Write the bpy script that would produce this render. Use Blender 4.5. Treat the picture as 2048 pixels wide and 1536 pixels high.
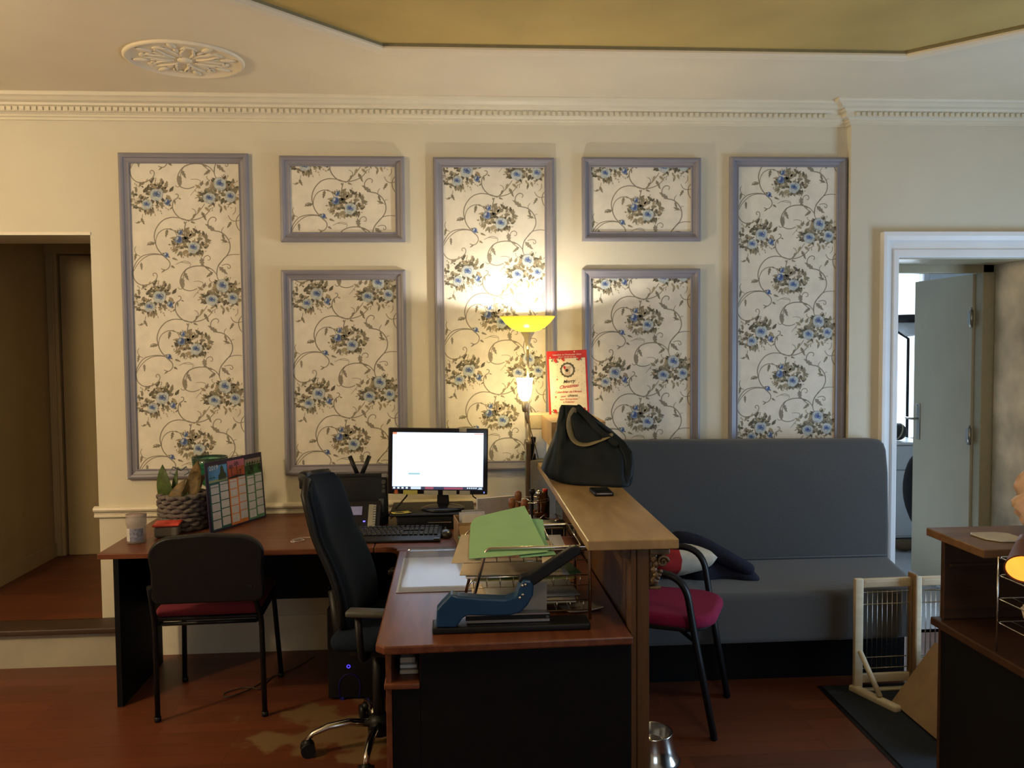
import bpy, bmesh, math, random
from mathutils import Vector, Matrix, Euler
for o in list(bpy.data.objects): bpy.data.objects.remove(o)
SC = bpy.context.scene; COL = SC.collection
PI = math.pi
def V(*a): return Vector(a)
# ---------------------------------------------------------------- camera
FPX, PITCH, YAW, ROLL, DIST, EYE = 1732.7, .0494, .0693, -.0084, 4.548, 1.61
_cy, _sy, _cp, _sp = math.cos(YAW), math.sin(YAW), math.cos(PITCH), math.sin(PITCH)
CF = V(_sy*_cp, _cy*_cp, -_sp); _R = V(_cy, -_sy, 0); _U = _R.cross(CF)
CR = _R*math.cos(ROLL) + _U*math.sin(ROLL); CU = _U*math.cos(ROLL) - _R*math.sin(ROLL)
CP = V(0, -DIST, EYE)
cd = bpy.data.cameras.new('camera'); cam = bpy.data.objects.new('camera', cd); COL.objects.link(cam)
cd.sensor_width = 36; cd.lens = 36*FPX/2048; cd.clip_start = .02
m = Matrix((CR, CU, -CF)).transposed().to_4x4(); m.translation = CP; cam.matrix_world = m
SC.camera = cam
def at(px, py, **k):
    """real point where the sight line of a photo pixel meets the plane x=, y= or z= of the thing it shows"""
    d = CF + CR*((px-1024)/FPX) - CU*((py-768)/FPX)
    (a, v), = k.items(); i = 'xyz'.index(a)
    return CP + d*((v-CP[i])/d[i])
# ---------------------------------------------------------------- light and exposure
SC.view_settings.view_transform = 'Standard'; SC.view_settings.look = 'None'
SC.view_settings.gamma = 1; SC.view_settings.use_curve_mapping = False; SC.view_settings.exposure = 0.0
w = bpy.data.worlds.new('world'); SC.world = w; w.use_nodes = True
w.node_tree.nodes['Background'].inputs[0].default_value = (.75, .88, 1, 1)
w.node_tree.nodes['Background'].inputs[1].default_value = 3.2
def light(name, kind, loc, power, color, size=.1, rot=None, size_y=None, spot=None):
    l = bpy.data.lights.new(name, kind); l.energy = power; l.color = color
    if kind == 'AREA':
        l.size = size
        if size_y: l.shape = 'RECTANGLE'; l.size_y = size_y
    else: l.shadow_soft_size = size
    o = bpy.data.objects.new(name, l); COL.objects.link(o); o.location = loc
    if rot: o.rotation_euler = rot
    return o
light('left_wall_lamp_light', 'POINT', (-2.95, -2.4, 2.22), 126, (1, .765, .475), .12)
light('ceiling_lamp_light', 'POINT', (.9, -3.1, 2.55), 24, (1, .80, .56), .15)
light('rear_fill_light', 'AREA', (1.5, -7.0, 1.6), 22, (.66, .82, 1), 1.3, (PI/2, 0, 0), 1.6)  # weak cool fill added behind the camera; the rear wall has no window
light('right_window_light', 'AREA', (4.06, -1.55, .95), 62, (.50, .73, 1), .9, (PI/2, 0, PI/2), 1.3)
light('far_room_window_light', 'AREA', (3.85, 3.1, 1.6), 22, (.72, .86, 1), 1.1, (-PI/2, 0, 0), 1.8)
# ---------------------------------------------------------------- materials
MATS = {}
def mat(name, c, rough=.6, metal=0, var=.06, scale=30, bump=0, bscale=None, trans=0, alpha=1, emit=None, es=0, coat=0, ior=1.45, spec=.5, stretch=None, sheen=0):
    if name in MATS: return MATS[name]
    m = bpy.data.materials.new(name); m.use_nodes = True; nt = m.node_tree; b = nt.nodes['Principled BSDF']
    def I(k, v): b.inputs[k].default_value = v
    I('Roughness', rough); I('Metallic', metal); I('IOR', ior); I('Specular IOR Level', spec)
    if trans: I('Transmission Weight', trans)
    if alpha < 1: I('Alpha', alpha)
    if coat: I('Coat Weight', coat); I('Coat Roughness', .15)
    if sheen: I('Sheen Weight', sheen)
    if emit: I('Emission Color', (*emit, 1)); I('Emission Strength', es)
    tc = nt.nodes.new('ShaderNodeTexCoord'); mp = nt.nodes.new('ShaderNodeMapping'); nt.links.new(tc.outputs['Object'], mp.inputs[0])
    if stretch: mp.inputs['Scale'].default_value = stretch
    n = nt.nodes.new('ShaderNodeTexNoise'); n.inputs['Scale'].default_value = scale; n.inputs['Detail'].default_value = 4
    nt.links.new(mp.outputs[0], n.inputs['Vector'])
    r = nt.nodes.new('ShaderNodeValToRGB')
    r.color_ramp.elements[0].position = .3; r.color_ramp.elements[1].position = .7
    r.color_ramp.elements[0].color = (*[max(0, x*(1-var*1.5)) for x in c], 1)
    r.color_ramp.elements[1].color = (*[min(1, x*(1+var*1.5)) for x in c], 1)
    nt.links.new(n.outputs[0], r.inputs[0]); nt.links.new(r.outputs[0], b.inputs['Base Color'])
    if bump:
        n2 = nt.nodes.new('ShaderNodeTexNoise'); n2.inputs['Scale'].default_value = bscale or scale*4
        nt.links.new(mp.outputs[0], n2.inputs['Vector'])
        bp = nt.nodes.new('ShaderNodeBump'); bp.inputs['Strength'].default_value = bump; bp.inputs['Distance'].default_value = .004
        nt.links.new(n2.outputs[0], bp.inputs['Height']); nt.links.new(bp.outputs[0], b.inputs['Normal'])
    MATS[name] = m; return m
def s2l(r, g, b): return tuple(((x/255+.055)/1.055)**2.4 if x > 10 else x/255/12.92 for x in (r, g, b))
WALLP = mat('cream_wall_paint', (.60, .56, .445), .7, var=.02, scale=3, bump=.12, bscale=60)
CEILP = mat('cream_ceiling_paint', (.70, .62, .475), .8, var=.02, scale=3)
TRIM = mat('cream_gloss_trim', (.66, .61, .48), .45, var=.02, scale=6)
WHITE_TRIM = mat('white_trim_paint', (.74, .75, .76), .4, var=.02, scale=6)
OCHRE = mat('ochre_ceiling_paint', (.47, .345, .115), .85, var=.10, scale=1.6)
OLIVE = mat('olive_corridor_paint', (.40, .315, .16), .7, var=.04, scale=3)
DOORP = mat('grey_door_paint', (.54, .48, .34), .5, var=.03, scale=4)
LILAC = mat('lilac_grey_moulding_paint', (.215, .208, .245), .42, var=.03, scale=8)
PAPER = mat('cream_wallpaper', (.68, .64, .545), .62, var=.05, scale=14)
def woodmat(name, c1, c2, rough=.35, scale=3, stretch=(1, 12, 12), coat=0):
    m = bpy.data.materials.new(name); m.use_nodes = True; nt = m.node_tree; b = nt.nodes['Principled BSDF']
    b.inputs['Roughness'].default_value = rough; b.inputs['Specular IOR Level'].default_value = .3
    if coat: b.inputs['Coat Weight'].default_value = coat; b.inputs['Coat Roughness'].default_value = .2
    tc = nt.nodes.new('ShaderNodeTexCoord'); mp = nt.nodes.new('ShaderNodeMapping'); mp.inputs['Scale'].default_value = stretch
    n = nt.nodes.new('ShaderNodeTexNoise'); n.inputs['Scale'].default_value = scale; n.inputs['Detail'].default_value = 6; n.inputs['Distortion'].default_value = .6
    r = nt.nodes.new('ShaderNodeValToRGB'); r.color_ramp.elements[0].position = .35; r.color_ramp.elements[1].position = .68
    r.color_ramp.elements[0].color = (*c1, 1); r.color_ramp.elements[1].color = (*c2, 1)
    L = nt.links.new; L(tc.outputs['Object'], mp.inputs[0]); L(mp.outputs[0], n.inputs['Vector']); L(n.outputs[0], r.inputs[0]); L(r.outputs[0], b.inputs['Base Color'])
    MATS[name] = m; return m
DESKW = woodmat('cherry_laminate', (.10, .032, .014), (.16, .055, .026), .33)
DESKY = woodmat('cherry_laminate_lengthwise', (.10, .032, .014), (.16, .055, .026), .3, stretch=(12, 1, 12))
COUNTERW = woodmat('worn_oak_laminate', (.25, .165, .072), (.37, .255, .12), .38, scale=2.2, stretch=(5, 1.2, 5))
POSTW = woodmat('brown_veneer', (.075, .036, .013), (.11, .055, .021), .45, stretch=(12, 12, 1))
DARKW = woodmat('dark_brown_laminate', (.030, .013, .006), (.05, .022, .011), .5)
PINE = woodmat('pale_pine', (.62, .54, .38), (.74, .66, .49), .5, stretch=(2, 10, 10))
BLACKL = mat('black_laminate', (.0035, .0035, .004), .6, spec=.2, var=.1, scale=40)
BLACKP = mat('black_plastic', (.008, .008, .009), .45, spec=.3, var=.1, scale=40)
BLACKS = mat('satin_black_frame', (.007, .007, .008), .4, spec=.25, var=.1, scale=30)
BLACKF = mat('black_fabric', (.008, .008, .009), .95, var=.2, scale=300, bump=.3)
NAVYF = mat('dark_navy_fabric', (.010, .016, .028), .95, var=.15, scale=400, bump=.3, spec=.15)
GREYF = mat('charcoal_grey_fabric', (.070, .072, .073), .95, var=.12, scale=350, bump=.35, sheen=.2)
REDF = mat('dark_red_fabric', (.13, .012, .022), .95, var=.1, scale=300, bump=.3)
PINKF = mat('raspberry_fabric', (.22, .005, .048), .95, var=.1, scale=300, bump=.3)
CHROME = mat('chrome', (.62, .6, .56), .16, 1, var=.02)
STEEL = mat('brushed_steel', (.42, .40, .36), .3, 1, var=.05, scale=60)
MATF = mat('dark_grey_floor_mat', (.018, .022, .028), .95, var=.2, scale=200, bump=.5)
WHITEP = mat('white_paper', (.62, .61, .58), .8, var=.03)
BEIGEP = mat('beige_paper', (.46, .39, .28), .85, var=.05)
GREENP = mat('pale_green_card', (.27, .50, .25), .75, var=.04, scale=12)
GREEND = mat('mint_green_card', (.20, .44, .25), .75, var=.04, scale=12)
CARD = mat('brown_cardboard', (.34, .22, .11), .85, var=.06, scale=20)
# floor laminate
def floor_mat():
    m = bpy.data.materials.new('red_brown_floor_laminate'); m.use_nodes = True; nt = m.node_tree; b = nt.nodes['Principled BSDF']; L = nt.links.new
    tc = nt.nodes.new('ShaderNodeTexCoord')
    br = nt.nodes.new('ShaderNodeTexBrick'); br.inputs['Scale'].default_value = 1; br.inputs['Brick Width'].default_value = .9; br.inputs['Row Height'].default_value = .095
    br.inputs['Mortar Size'].default_value = .0012; br.offset = .37
    br.inputs['Color1'].default_value = (.15, .044, .018, 1); br.inputs['Color2'].default_value = (.105, .031, .013, 1); br.inputs['Mortar'].default_value = (.05, .014, .007, 1)
    L(tc.outputs['Object'], br.inputs['Vector'])
    mp = nt.nodes.new('ShaderNodeMapping'); mp.inputs['Scale'].default_value = (1.5, 16, 1); L(tc.outputs['Object'], mp.inputs[0])
    n = nt.nodes.new('ShaderNodeTexNoise'); n.inputs['Scale'].default_value = 3; n.inputs['Detail'].default_value = 6; L(mp.outputs[0], n.inputs['Vector'])
    mx = nt.nodes.new('ShaderNodeMixRGB'); mx.blend_type = 'MULTIPLY'; mx.inputs[0].default_value = .75
    rr = nt.nodes.new('ShaderNodeValToRGB'); rr.color_ramp.elements[0].color = (.55, .5, .5, 1); rr.color_ramp.elements[1].color = (1.25, 1.2, 1.15, 1)
    L(n.outputs[0], rr.inputs[0]); L(br.outputs[0], mx.inputs[1]); L(rr.outputs[0], mx.inputs[2])
    # worn patch where the office chair rolls
    sx = nt.nodes.new('ShaderNodeMapping'); sx.inputs['Location'].default_value = (.55, 1.55, 0); sx.inputs['Scale'].default_value = (1.2, 1.6, 1)
    L(tc.outputs['Object'], sx.inputs[0])
    ln = nt.nodes.new('ShaderNodeVectorMath'); ln.operation = 'LENGTH'; L(sx.outputs[0], ln.inputs[0])
    n3 = nt.nodes.new('ShaderNodeTexNoise'); n3.inputs['Scale'].default_value = 7; n3.inputs['Detail'].default_value = 8; L(tc.outputs['Object'], n3.inputs['Vector'])
    a = nt.nodes.new('ShaderNodeMath'); a.operation = 'MULTIPLY_ADD'; L(n3.outputs[0], a.inputs[0]); a.inputs[1].default_value = 1.5; L(ln.outputs['Value'], a.inputs[2])
    r2 = nt.nodes.new('ShaderNodeValToRGB'); r2.color_ramp.elements[0].position = .9; r2.color_ramp.elements[0].color = (1, 1, 1, 1); r2.color_ramp.elements[1].position = 1.15; r2.color_ramp.elements[1].color = (0, 0, 0, 1)
    sub = nt.nodes.new('ShaderNodeMath'); sub.operation = 'MULTIPLY'; L(a.outputs[0], sub.inputs[0]); sub.inputs[1].default_value = .85; L(sub.outputs[0], r2.inputs[0])
    m2 = nt.nodes.new('ShaderNodeMixRGB'); L(r2.outputs[0], m2.inputs[0]); L(mx.outputs[0], m2.inputs[1]); m2.inputs[2].default_value = (.17, .105, .045, 1)
    L(m2.outputs[0], b.inputs['Base Color']); b.inputs['Roughness'].default_value = .42
    return m
FLOORM = floor_mat()
# ---------------------------------------------------------------- mesh builder
class MB:
    def __init__(s): s.bm = bmesh.new(); s.mi = 0; s.M = Matrix()
    def _v(s, p): return s.bm.verts.new(s.M @ Vector(p))
    def face(s, pts, mi=None):
        f = s.bm.faces.new([s._v(p) for p in pts]); f.material_index = s.mi if mi is None else mi; return s
    def box(s, a, b, rot=None, mi=None):
        x0, y0, z0 = a; x1, y1, z1 = b
        c = V((x0+x1)/2, (y0+y1)/2, (z0+z1)/2)
        R = rot.to_matrix() if rot else None
        vs = []
        for x in (x0, x1):
            for y in (y0, y1):
                for z in (z0, z1):
                    p = V(x, y, z)
                    if R: p = c + R @ (p-c)
                    vs.append(s._v(p))
        for q in ((0, 1, 3, 2), (4, 6, 7, 5), (0, 4, 5, 1), (2, 3, 7, 6), (0, 2, 6, 4), (1, 5, 7, 3)):
            f = s.bm.faces.new([vs[i] for i in q]); f.material_index = s.mi if mi is None else mi
        return s
    def rbox(s, a, b, r=.01, seg=3, rot=None, mi=None):
        t = bmesh.new(); c = (V(*a)+V(*b))/2; d = V(*b)-V(*a)
        bmesh.ops.create_cube(t, size=1)
        for v in t.verts: v.co = V(v.co.x*d.x, v.co.y*d.y, v.co.z*d.z)
        r = min(r, min(abs(x) for x in d)*.49)
        bmesh.ops.bevel(t, geom=t.edges[:], offset=r, segments=seg, affect='EDGES', profile=.5)
        R = rot.to_matrix() if rot else Matrix.Identity(3)
        mp = {v: s._v(c + R @ v.co) for v in t.verts}
        for f in t.faces:
            g = s.bm.faces.new([mp[v] for v in f.verts]); g.material_index = s.mi if mi is None else mi; g.smooth = True
        t.free(); return s
    def tube(s, pts, r, seg=8, closed=False, mi=None, cap=True, flat=None):
        pts = [Vector(p) for p in pts]; n = len(pts); rings = []
        rad = r if isinstance(r, (list, tuple)) else [r]*n
        up = None
        for i, p in enumerate(pts):
            if closed: t = pts[(i+1) % n]-pts[i-1]
            else: t = pts[min(i+1, n-1)]-pts[max(i-1, 0)]
            t.normalize()
            if up is None:
                up = V(0, 0, 1) if abs(t.z) < .9 else V(0, 1, 0)
            a = t.cross(up); 
            if a.length < 1e-5: a = t.cross(V(1, 0, 0))
            a.normalize(); b = a.cross(t).normalized(); up = b
            fl = flat or (1, 1)
            rings.append([s._v(p + a*math.cos(2*PI*k/seg)*rad[i]*fl[0] + b*math.sin(2*PI*k/seg)*rad[i]*fl[1]) for k in range(seg)])
        m_ = s.mi if mi is None else mi
        for i in range(n if closed else n-1):
            A, B = rings[i], rings[(i+1) % n]
            for k in range(seg):
                f = s.bm.faces.new([A[k], A[(k+1) % seg], B[(k+1) % seg], B[k]]); f.material_index = m_; f.smooth = seg > 5
        if cap and not closed:
            for R_ in (rings[0], rings[-1]):
                f = s.bm.faces.new(R_); f.material_index = m_
        return s
    def cyl(s, a, b, r, r2=None, seg=20, mi=None): return s.tube([a, b], [r, r if r2 is None else r2], seg, mi=mi)
    def lathe(s, prof, c=(0, 0, 0), seg=32, mi=None, R=None, sq=None, cap=True):
        c = Vector(c); rings = []; m_ = s.mi if mi is None else mi
        for (r, z) in prof:
            ring = []
            for k in range(seg):
                a = 2*PI*k/seg; p = V(r*math.cos(a), r*math.sin(a), z)
                if sq: p.x *= sq[0]; p.y *= sq[1]
                if R: p = R @ p
                ring.append(s._v(c+p))
            rings.append(ring)
        for A, B in zip(rings, rings[1:]):
            for k in range(seg):
                f = s.bm.faces.new([A[k], A[(k+1) % seg], B[(k+1) % seg], B[k]]); f.material_index = m_; f.smooth = True
        for rg, (r, z) in ((rings[0], prof[0]), (rings[-1], prof[-1])):
            if r > 1e-5 and cap:
                f = s.bm.faces.new(rg); f.material_index = m_
        return s
    def ball(s, c, r, seg=16, mi=None, sq=(1, 1, 1), R=None):
        n = seg//2; m_ = s.mi if mi is None else mi; c = Vector(c)
        rx = r; prof = [(max(1e-4, math.sin(PI*i/n))*rx, -math.cos(PI*i/n)*rx*sq[2]) for i in range(n+1)]
        return s.lathe(prof, c, seg, mi, R, sq)
    def prism(s, poly, o, ax, ay, th, mi=None):
        """polygon (u,v) in the plane o+u*ax+v*ay, thickened by th along ax x ay"""
        o, ax, ay = Vector(o), Vector(ax), Vector(ay); n = ax.cross(ay).normalized()
        m_ = s.mi if mi is None else mi
        A = [s._v(o+ax*u+ay*v-n*th/2) for u, v in poly]; B = [s._v(o+ax*u+ay*v+n*th/2) for u, v in poly]
        f = s.bm.faces.new(A); f.material_index = m_; f = s.bm.faces.new(B); f.material_index = m_
        for i in range(len(poly)):
            j = (i+1) % len(poly); f = s.bm.faces.new([A[i], A[j], B[j], B[i]]); f.material_index = m_
        return s
    def sheet(s, c, w, d, rz=0, tilt=0, curl=0, mi=None, th=.0006, nx=8, seed=0, rx=0):
        """a sheet of paper with real thickness, slightly waved"""
        rr = random.Random(seed); R = Euler((rx, tilt, rz)).to_matrix(); c = Vector(c); m_ = s.mi if mi is None else mi
        ph = rr.random()*6
        top, bot = [], []
        for i in range(nx+1):
            ra, rb = [], []
            for j in range(nx+1):
                u, v = i/nx-.5, j/nx-.5
                z = curl*(math.sin(u*3+ph)*.5+math.sin(v*4+ph*2)*.5+ (u*u+v*v)*1.2)
                p = c+R @ V(u*w, v*d, z); ra.append(s._v(p+V(0, 0, th))); rb.append(s._v(p))
            top.append(ra); bot.append(rb)
        for G in (top, bot):
            for i in range(nx):
                for j in range(nx):
                    f = s.bm.faces.new([G[i][j], G[i+1][j], G[i+1][j+1], G[i][j+1]]); f.material_index = m_; f.smooth = True
        for i in range(nx):
            for (a, b) in (((i, 0), (i+1, 0)), ((i, nx), (i+1, nx)), ((0, i), (0, i+1)), ((nx, i), (nx, i+1))):
                f = s.bm.faces.new([top[a[0]][a[1]], top[b[0]][b[1]], bot[b[0]][b[1]], bot[a[0]][a[1]]]); f.material_index = m_
        return s
    def text(s, body, o, ax, ay, size, mi=None, th=.0004, align='CENTER', shear=0):
        cu = bpy.data.curves.new('t', 'FONT'); cu.body = body; cu.size = 1; cu.align_x = align; cu.shear = shear; cu.resolution_u = 2; cu.offset = .012
        ob = bpy.data.objects.new('t', cu); COL.objects.link(ob)
        me = ob.to_mesh(); o, ax, ay = Vector(o), Vector(ax).normalized(), Vector(ay).normalized(); n = ax.cross(ay)
        m_ = s.mi if mi is None else mi
        vs = [s._v(o+ax*v.co.x*size+ay*v.co.y*size+n*th) for v in me.vertices]
        for p in me.polygons:
            try:
                f = s.bm.faces.new([vs[i] for i in p.vertices]); f.material_index = m_
            except ValueError: pass
        ob.to_mesh_clear(); bpy.data.objects.remove(ob); bpy.data.curves.remove(cu); return s
    def build(s, name, mats, parent=None, bevel=0, sub=0, recalc=True, solid=0, seg=2):
        if recalc: bmesh.ops.recalc_face_normals(s.bm, faces=s.bm.faces[:])
        me = bpy.data.meshes.new(name); s.bm.to_mesh(me); s.bm.free()
        for m_ in (mats if isinstance(mats, (list, tuple)) else [mats]): me.materials.append(m_)
        o = bpy.data.objects.new(name, me); COL.objects.link(o)
        if parent:
            o.parent = parent
            if parent.type == 'MESH': pass
        if solid: q = o.modifiers.new('thickness', 'SOLIDIFY'); q.thickness = solid; q.offset = 0
        if bevel: q = o.modifiers.new('bevel', 'BEVEL'); q.width = bevel; q.segments = seg; q.limit_method = 'ANGLE'; q.angle_limit = .7
        if sub: q = o.modifiers.new('subdivision', 'SUBSURF'); q.levels = sub; q.render_levels = sub
        return o
def fillet(pts, r, seg=5, closed=False):
    pts = [Vector(p) for p in pts]; out = []; n = len(pts)
    for i, p in enumerate(pts):
        if not closed and i in (0, n-1): out.append(p); continue
        a, b = pts[i-1]-p, pts[(i+1) % n]-p; d = min(r, a.length*.45, b.length*.45)
        A, B = p+a.normalized()*d, p+b.normalized()*d
        for k in range(seg+1):
            t = k/seg; out.append(A*(1-t)**2+p*2*t*(1-t)+B*t*t)
    return out
def tag(o, label, cat, group=None, kind=None):
    o['label'] = label; o['category'] = cat
    if group: o['group'] = group
    if kind: o['kind'] = kind
    return o
def thing(name, label, cat, loc=(0, 0, 0), rz=0, group=None):
    o = bpy.data.objects.new(name, None); COL.objects.link(o); o.location = loc; o.rotation_euler = (0, 0, rz)
    o.empty_display_size = .05
    return tag(o, label, cat, group)
def struct(o): o['kind'] = 'structure'; return o
# ================================================================ room shell
CZ = 2.845; CB = 2.735
b = MB()
b.box((-3.6, -7.2, -.1), (4.1, .0, 0)); struct(b.build('floor', FLOORM))
b = MB(); b.box((-3.0, 0.0, .0), (-1.4, 1.45, .2)); struct(b.build('floor', FLOORM))
b = MB(); b.box((2.3, -.05, -.1), (6, 3.5, 0.0)); struct(b.build('floor', mat('pale_tile_floor', (.45, .47, .5), .3)))
b = MB()
b.box((-3.6, 0, 0), (-2.75, .45, CZ)); b.box((-2.75, 0, 2.171), (-1.815, .45, CZ))      # left of and above corridor opening
b.box((-1.815, 0, 0), (2.12, .3, CZ))                                                    # panelled section
b.box((2.12, -.05, 0), (2.378, .32, CZ)); b.box((2.378, -.05, 2.036), (3.2, .32, CZ)); b.box((3.2, -.05, 0), (4.1, .32, CZ))
struct(b.build('wall_back', WALLP))
b = MB(); b.box((-3.75, -7.2, 0), (-3.6, .3, CZ)); struct(b.build('wall_left', WALLP))
b = MB(); b.box((4.1, -7.2, 0), (4.25, .3, CZ)); struct(b.build('wall_right', WALLP))
b = MB(); b.box((-3.75, -7.35, 0), (4.25, -7.2, CZ)); struct(b.build('wall_front', WALLP))
# corridor behind the left opening
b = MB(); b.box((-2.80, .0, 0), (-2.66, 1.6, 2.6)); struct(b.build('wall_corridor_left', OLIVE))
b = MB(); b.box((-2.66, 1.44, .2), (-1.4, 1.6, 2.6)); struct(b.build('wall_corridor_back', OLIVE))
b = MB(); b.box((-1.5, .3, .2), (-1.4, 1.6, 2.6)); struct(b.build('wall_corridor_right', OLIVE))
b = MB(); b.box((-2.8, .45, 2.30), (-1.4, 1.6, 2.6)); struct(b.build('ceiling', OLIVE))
# ceiling with sunk ochre field
oct_ = [(-.274, -.82), (2.0, -.825), (2.75, -1.6), (2.75, -3.9), (2.0, -4.7), (-.274, -4.7), (-1.1, -3.9), (-1.1, -1.71)]
def ring(b, inner, outer, z, th):
    # ring between polygon and rectangle through triangle fill
    bm = b.bm; A = [bm.verts.new((x, y, z)) for x, y in inner]; B = [bm.verts.new((x, y, z)) for x, y in outer]
    E_ = [bm.edges.new((A[i], A[(i+1) % len(A)])) for i in range(len(A))]+[bm.edges.new((B[i], B[(i+1) % len(B)])) for i in range(len(B))]
    bmesh.ops.triangle_fill(bm, edges=E_, use_beauty=True)
b = MB(); rect = [(-3.75, .3), (4.25, .3), (4.25, -7.35), (-3.75, -7.35)]
ring(b, oct_, rect, CZ, 0)
ob = struct(b.build('ceiling', CEILP, solid=0)); q = ob.modifiers.new('thickness', 'SOLIDIFY'); q.thickness = .015; q.offset = 1 if ob.data.polygons[0].normal.z > 0 else -1
b = MB(); b.box((-1.3, -4.9, CZ+.016), (2.95, -.6, CZ+.08)); struct(b.build('ceiling', OCHRE))
def sweep(b, poly, prof, z, closed=True, mi=0):
    """profile (outward offset, dz) swept round a polygon in plan"""
    n = len(poly); P = [V(x, y, 0) for x, y in poly]; rings = []
    for i in range(n):
        a = (P[i]-P[i-1]); c = (P[(i+1) % n]-P[i])
        if not closed and i == 0: a = c
        if not closed and i == n-1: c = a
        a.normalize(); c.normalize()
        na, nc = V(a.y, -a.x, 0), V(c.y, -c.x, 0); m_ = (na+nc); m_ = m_/m_.length; k = 1/max(.3, m_.dot(na))
        rings.append([b._v(P[i]+m_*k*o+V(0, 0, z+dz)) for o, dz in prof])
    for i in range(n if closed else n-1):
        A, B = rings[i], rings[(i+1) % n]
        for k in range(len(prof)-1 if not closed or True else 0):
            f = b.bm.faces.new([A[k], A[k+1], B[k+1], B[k]]); f.material_index = mi
    if not closed:
        for r_ in (rings[0], rings[-1]): b.bm.faces.new(r_).material_index = mi
b = MB()
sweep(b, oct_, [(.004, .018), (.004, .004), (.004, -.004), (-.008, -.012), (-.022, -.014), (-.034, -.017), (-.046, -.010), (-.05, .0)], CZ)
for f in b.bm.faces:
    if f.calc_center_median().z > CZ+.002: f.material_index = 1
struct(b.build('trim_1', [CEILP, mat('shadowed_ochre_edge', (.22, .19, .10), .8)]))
# cornice
prof = [(0, -.112), (.012, -.112), (.012, -.100), (.022, -.096), (.022, -.088), (.035, -.080), (.050, -.078), (.050, -.055), (.062, -.050), (.066, -.040), (.09, -.034), (.105, -.022), (.120, -.016), (.125, -.006), (.125, 0), (0, 0)]
b = MB()
path = [(-3.6, 0), (2.12, 0), (2.12, -.05), (4.1, -.05)]
sweep(b, path, prof, CZ, closed=False)
x = -3.58
while x < 1.98:
    b.box((x, -.058, CZ-.076), (x+.018, -.05, CZ-.058)); x += .030
x = 2.12
while x < 4.05:
    b.box((x, -.108, CZ-.076), (x+.018, -.1, CZ-.058)); x += .030
struct(b.build('trim_2', TRIM))
# chair rail
b = MB()
rail = [(0, .782), (.012, .782), (.026, .776), (.03, .766), (.026, .757), (.014, .752), (.010, .738), (.016, .734), (.016, .726), (0, .722)]
rail = [(o, z-.0) for o, z in rail]
sweep(b, [(-1.835, 0), (2.12, 0)], rail, 0, closed=False)
struct(b.build('trim_3', TRIM))
# baseboard under the panelled wall
b = MB(); sweep(b, [(-1.60, 0), (2.12, 0)], [(0, .19), (.008, .185), (.014, .165), (.014, 0), (0, 0)], 0, closed=False); struct(b.build('baseboard_back', TRIM))
# thin bead at head of corridor opening
b = MB(); b.box((-2.75, -.006, 2.163), (-1.812, .0, 2.178)); struct(b.build('trim_4', TRIM))
# corridor door, frame and skirting
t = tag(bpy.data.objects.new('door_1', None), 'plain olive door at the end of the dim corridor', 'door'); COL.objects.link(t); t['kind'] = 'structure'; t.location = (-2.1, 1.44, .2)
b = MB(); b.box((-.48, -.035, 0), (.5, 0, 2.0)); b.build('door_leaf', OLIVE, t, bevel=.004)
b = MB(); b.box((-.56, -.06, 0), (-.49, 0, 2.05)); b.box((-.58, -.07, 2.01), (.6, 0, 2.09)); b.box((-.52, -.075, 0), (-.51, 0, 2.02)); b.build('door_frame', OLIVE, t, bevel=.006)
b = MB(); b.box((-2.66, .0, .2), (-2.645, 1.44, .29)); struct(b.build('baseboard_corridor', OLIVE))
# step up to the corridor
t = thing('step', 'low step with white riser and dark tread below the left doorway', 'step', (-2.3, -.15, 0))
b = MB(); b.box((-1.3, .012, 0), (.62, .15, .19)); b.build('riser', mat('grimy_white_riser', (.36, .33, .25), .6, var=.06, scale=5), t)
b = MB(); b.rbox((-1.3, -.02, .172), (.62, .15, .2), .006); b.build('tread', mat('dark_worn_tread', (.055, .03, .018), .5), t)
# right doorway casing
b = MB()
X0, X1, ZT = 2.378, 3.2, 2.036
cas = [(0, 0), (0, .022), (.006, .028), (.028, .028), (.034, .018), (.055, .018), (.062, .034), (.078, .042), (.093, .042), (.093, 0)]
P = [V(X0, 0, 0), V(X0, 0, ZT), V(X1, 0, ZT), V(X1, 0, 0)]; N = [V(-1, 0, 0), V(-1, 0, 1), V(1, 0, 1), V(1, 0, 0)]
sc = [(1, 1), (1, 1.45), (1, 1.45), (1, 1)]
rg = [[b._v(P[i]+V(N[i].x*o, -.05-h, N[i].z*o*1.45)) for o, h in cas] for i in range(4)]
for i in range(3):
    for k in range(len(cas)-1): b.bm.faces.new([rg[i][k], rg[i][k+1], rg[i+1][k+1], rg[i+1][k]])
struct(b.build('trim_5', WHITE_TRIM))
# reveal lining and inner frame of the right doorway
PEEL = mat('peeling_plaster', (.62, .54, .39), .8, var=.28, scale=4, bump=.3, bscale=12)
b = MB(); b.box((3.17, -.05, 0), (3.2, .32, ZT), mi=0); struct(b.build('trim_6', PEEL))
b = MB(); b.box((2.36, -.05, 0), (2.378, .4, ZT)); b.box((2.378, -.05, 2.03), (3.17, .32, 2.04)); b.box((2.378, .33, 1.985), (3.17, .40, 2.07)); b.box((3.10, .33, 0), (3.20, .40, 2.07))
struct(b.build('trim_7', mat('olive_cream_gloss', (.40, .35, .22), .35, var=.03), bevel=.004))
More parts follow.
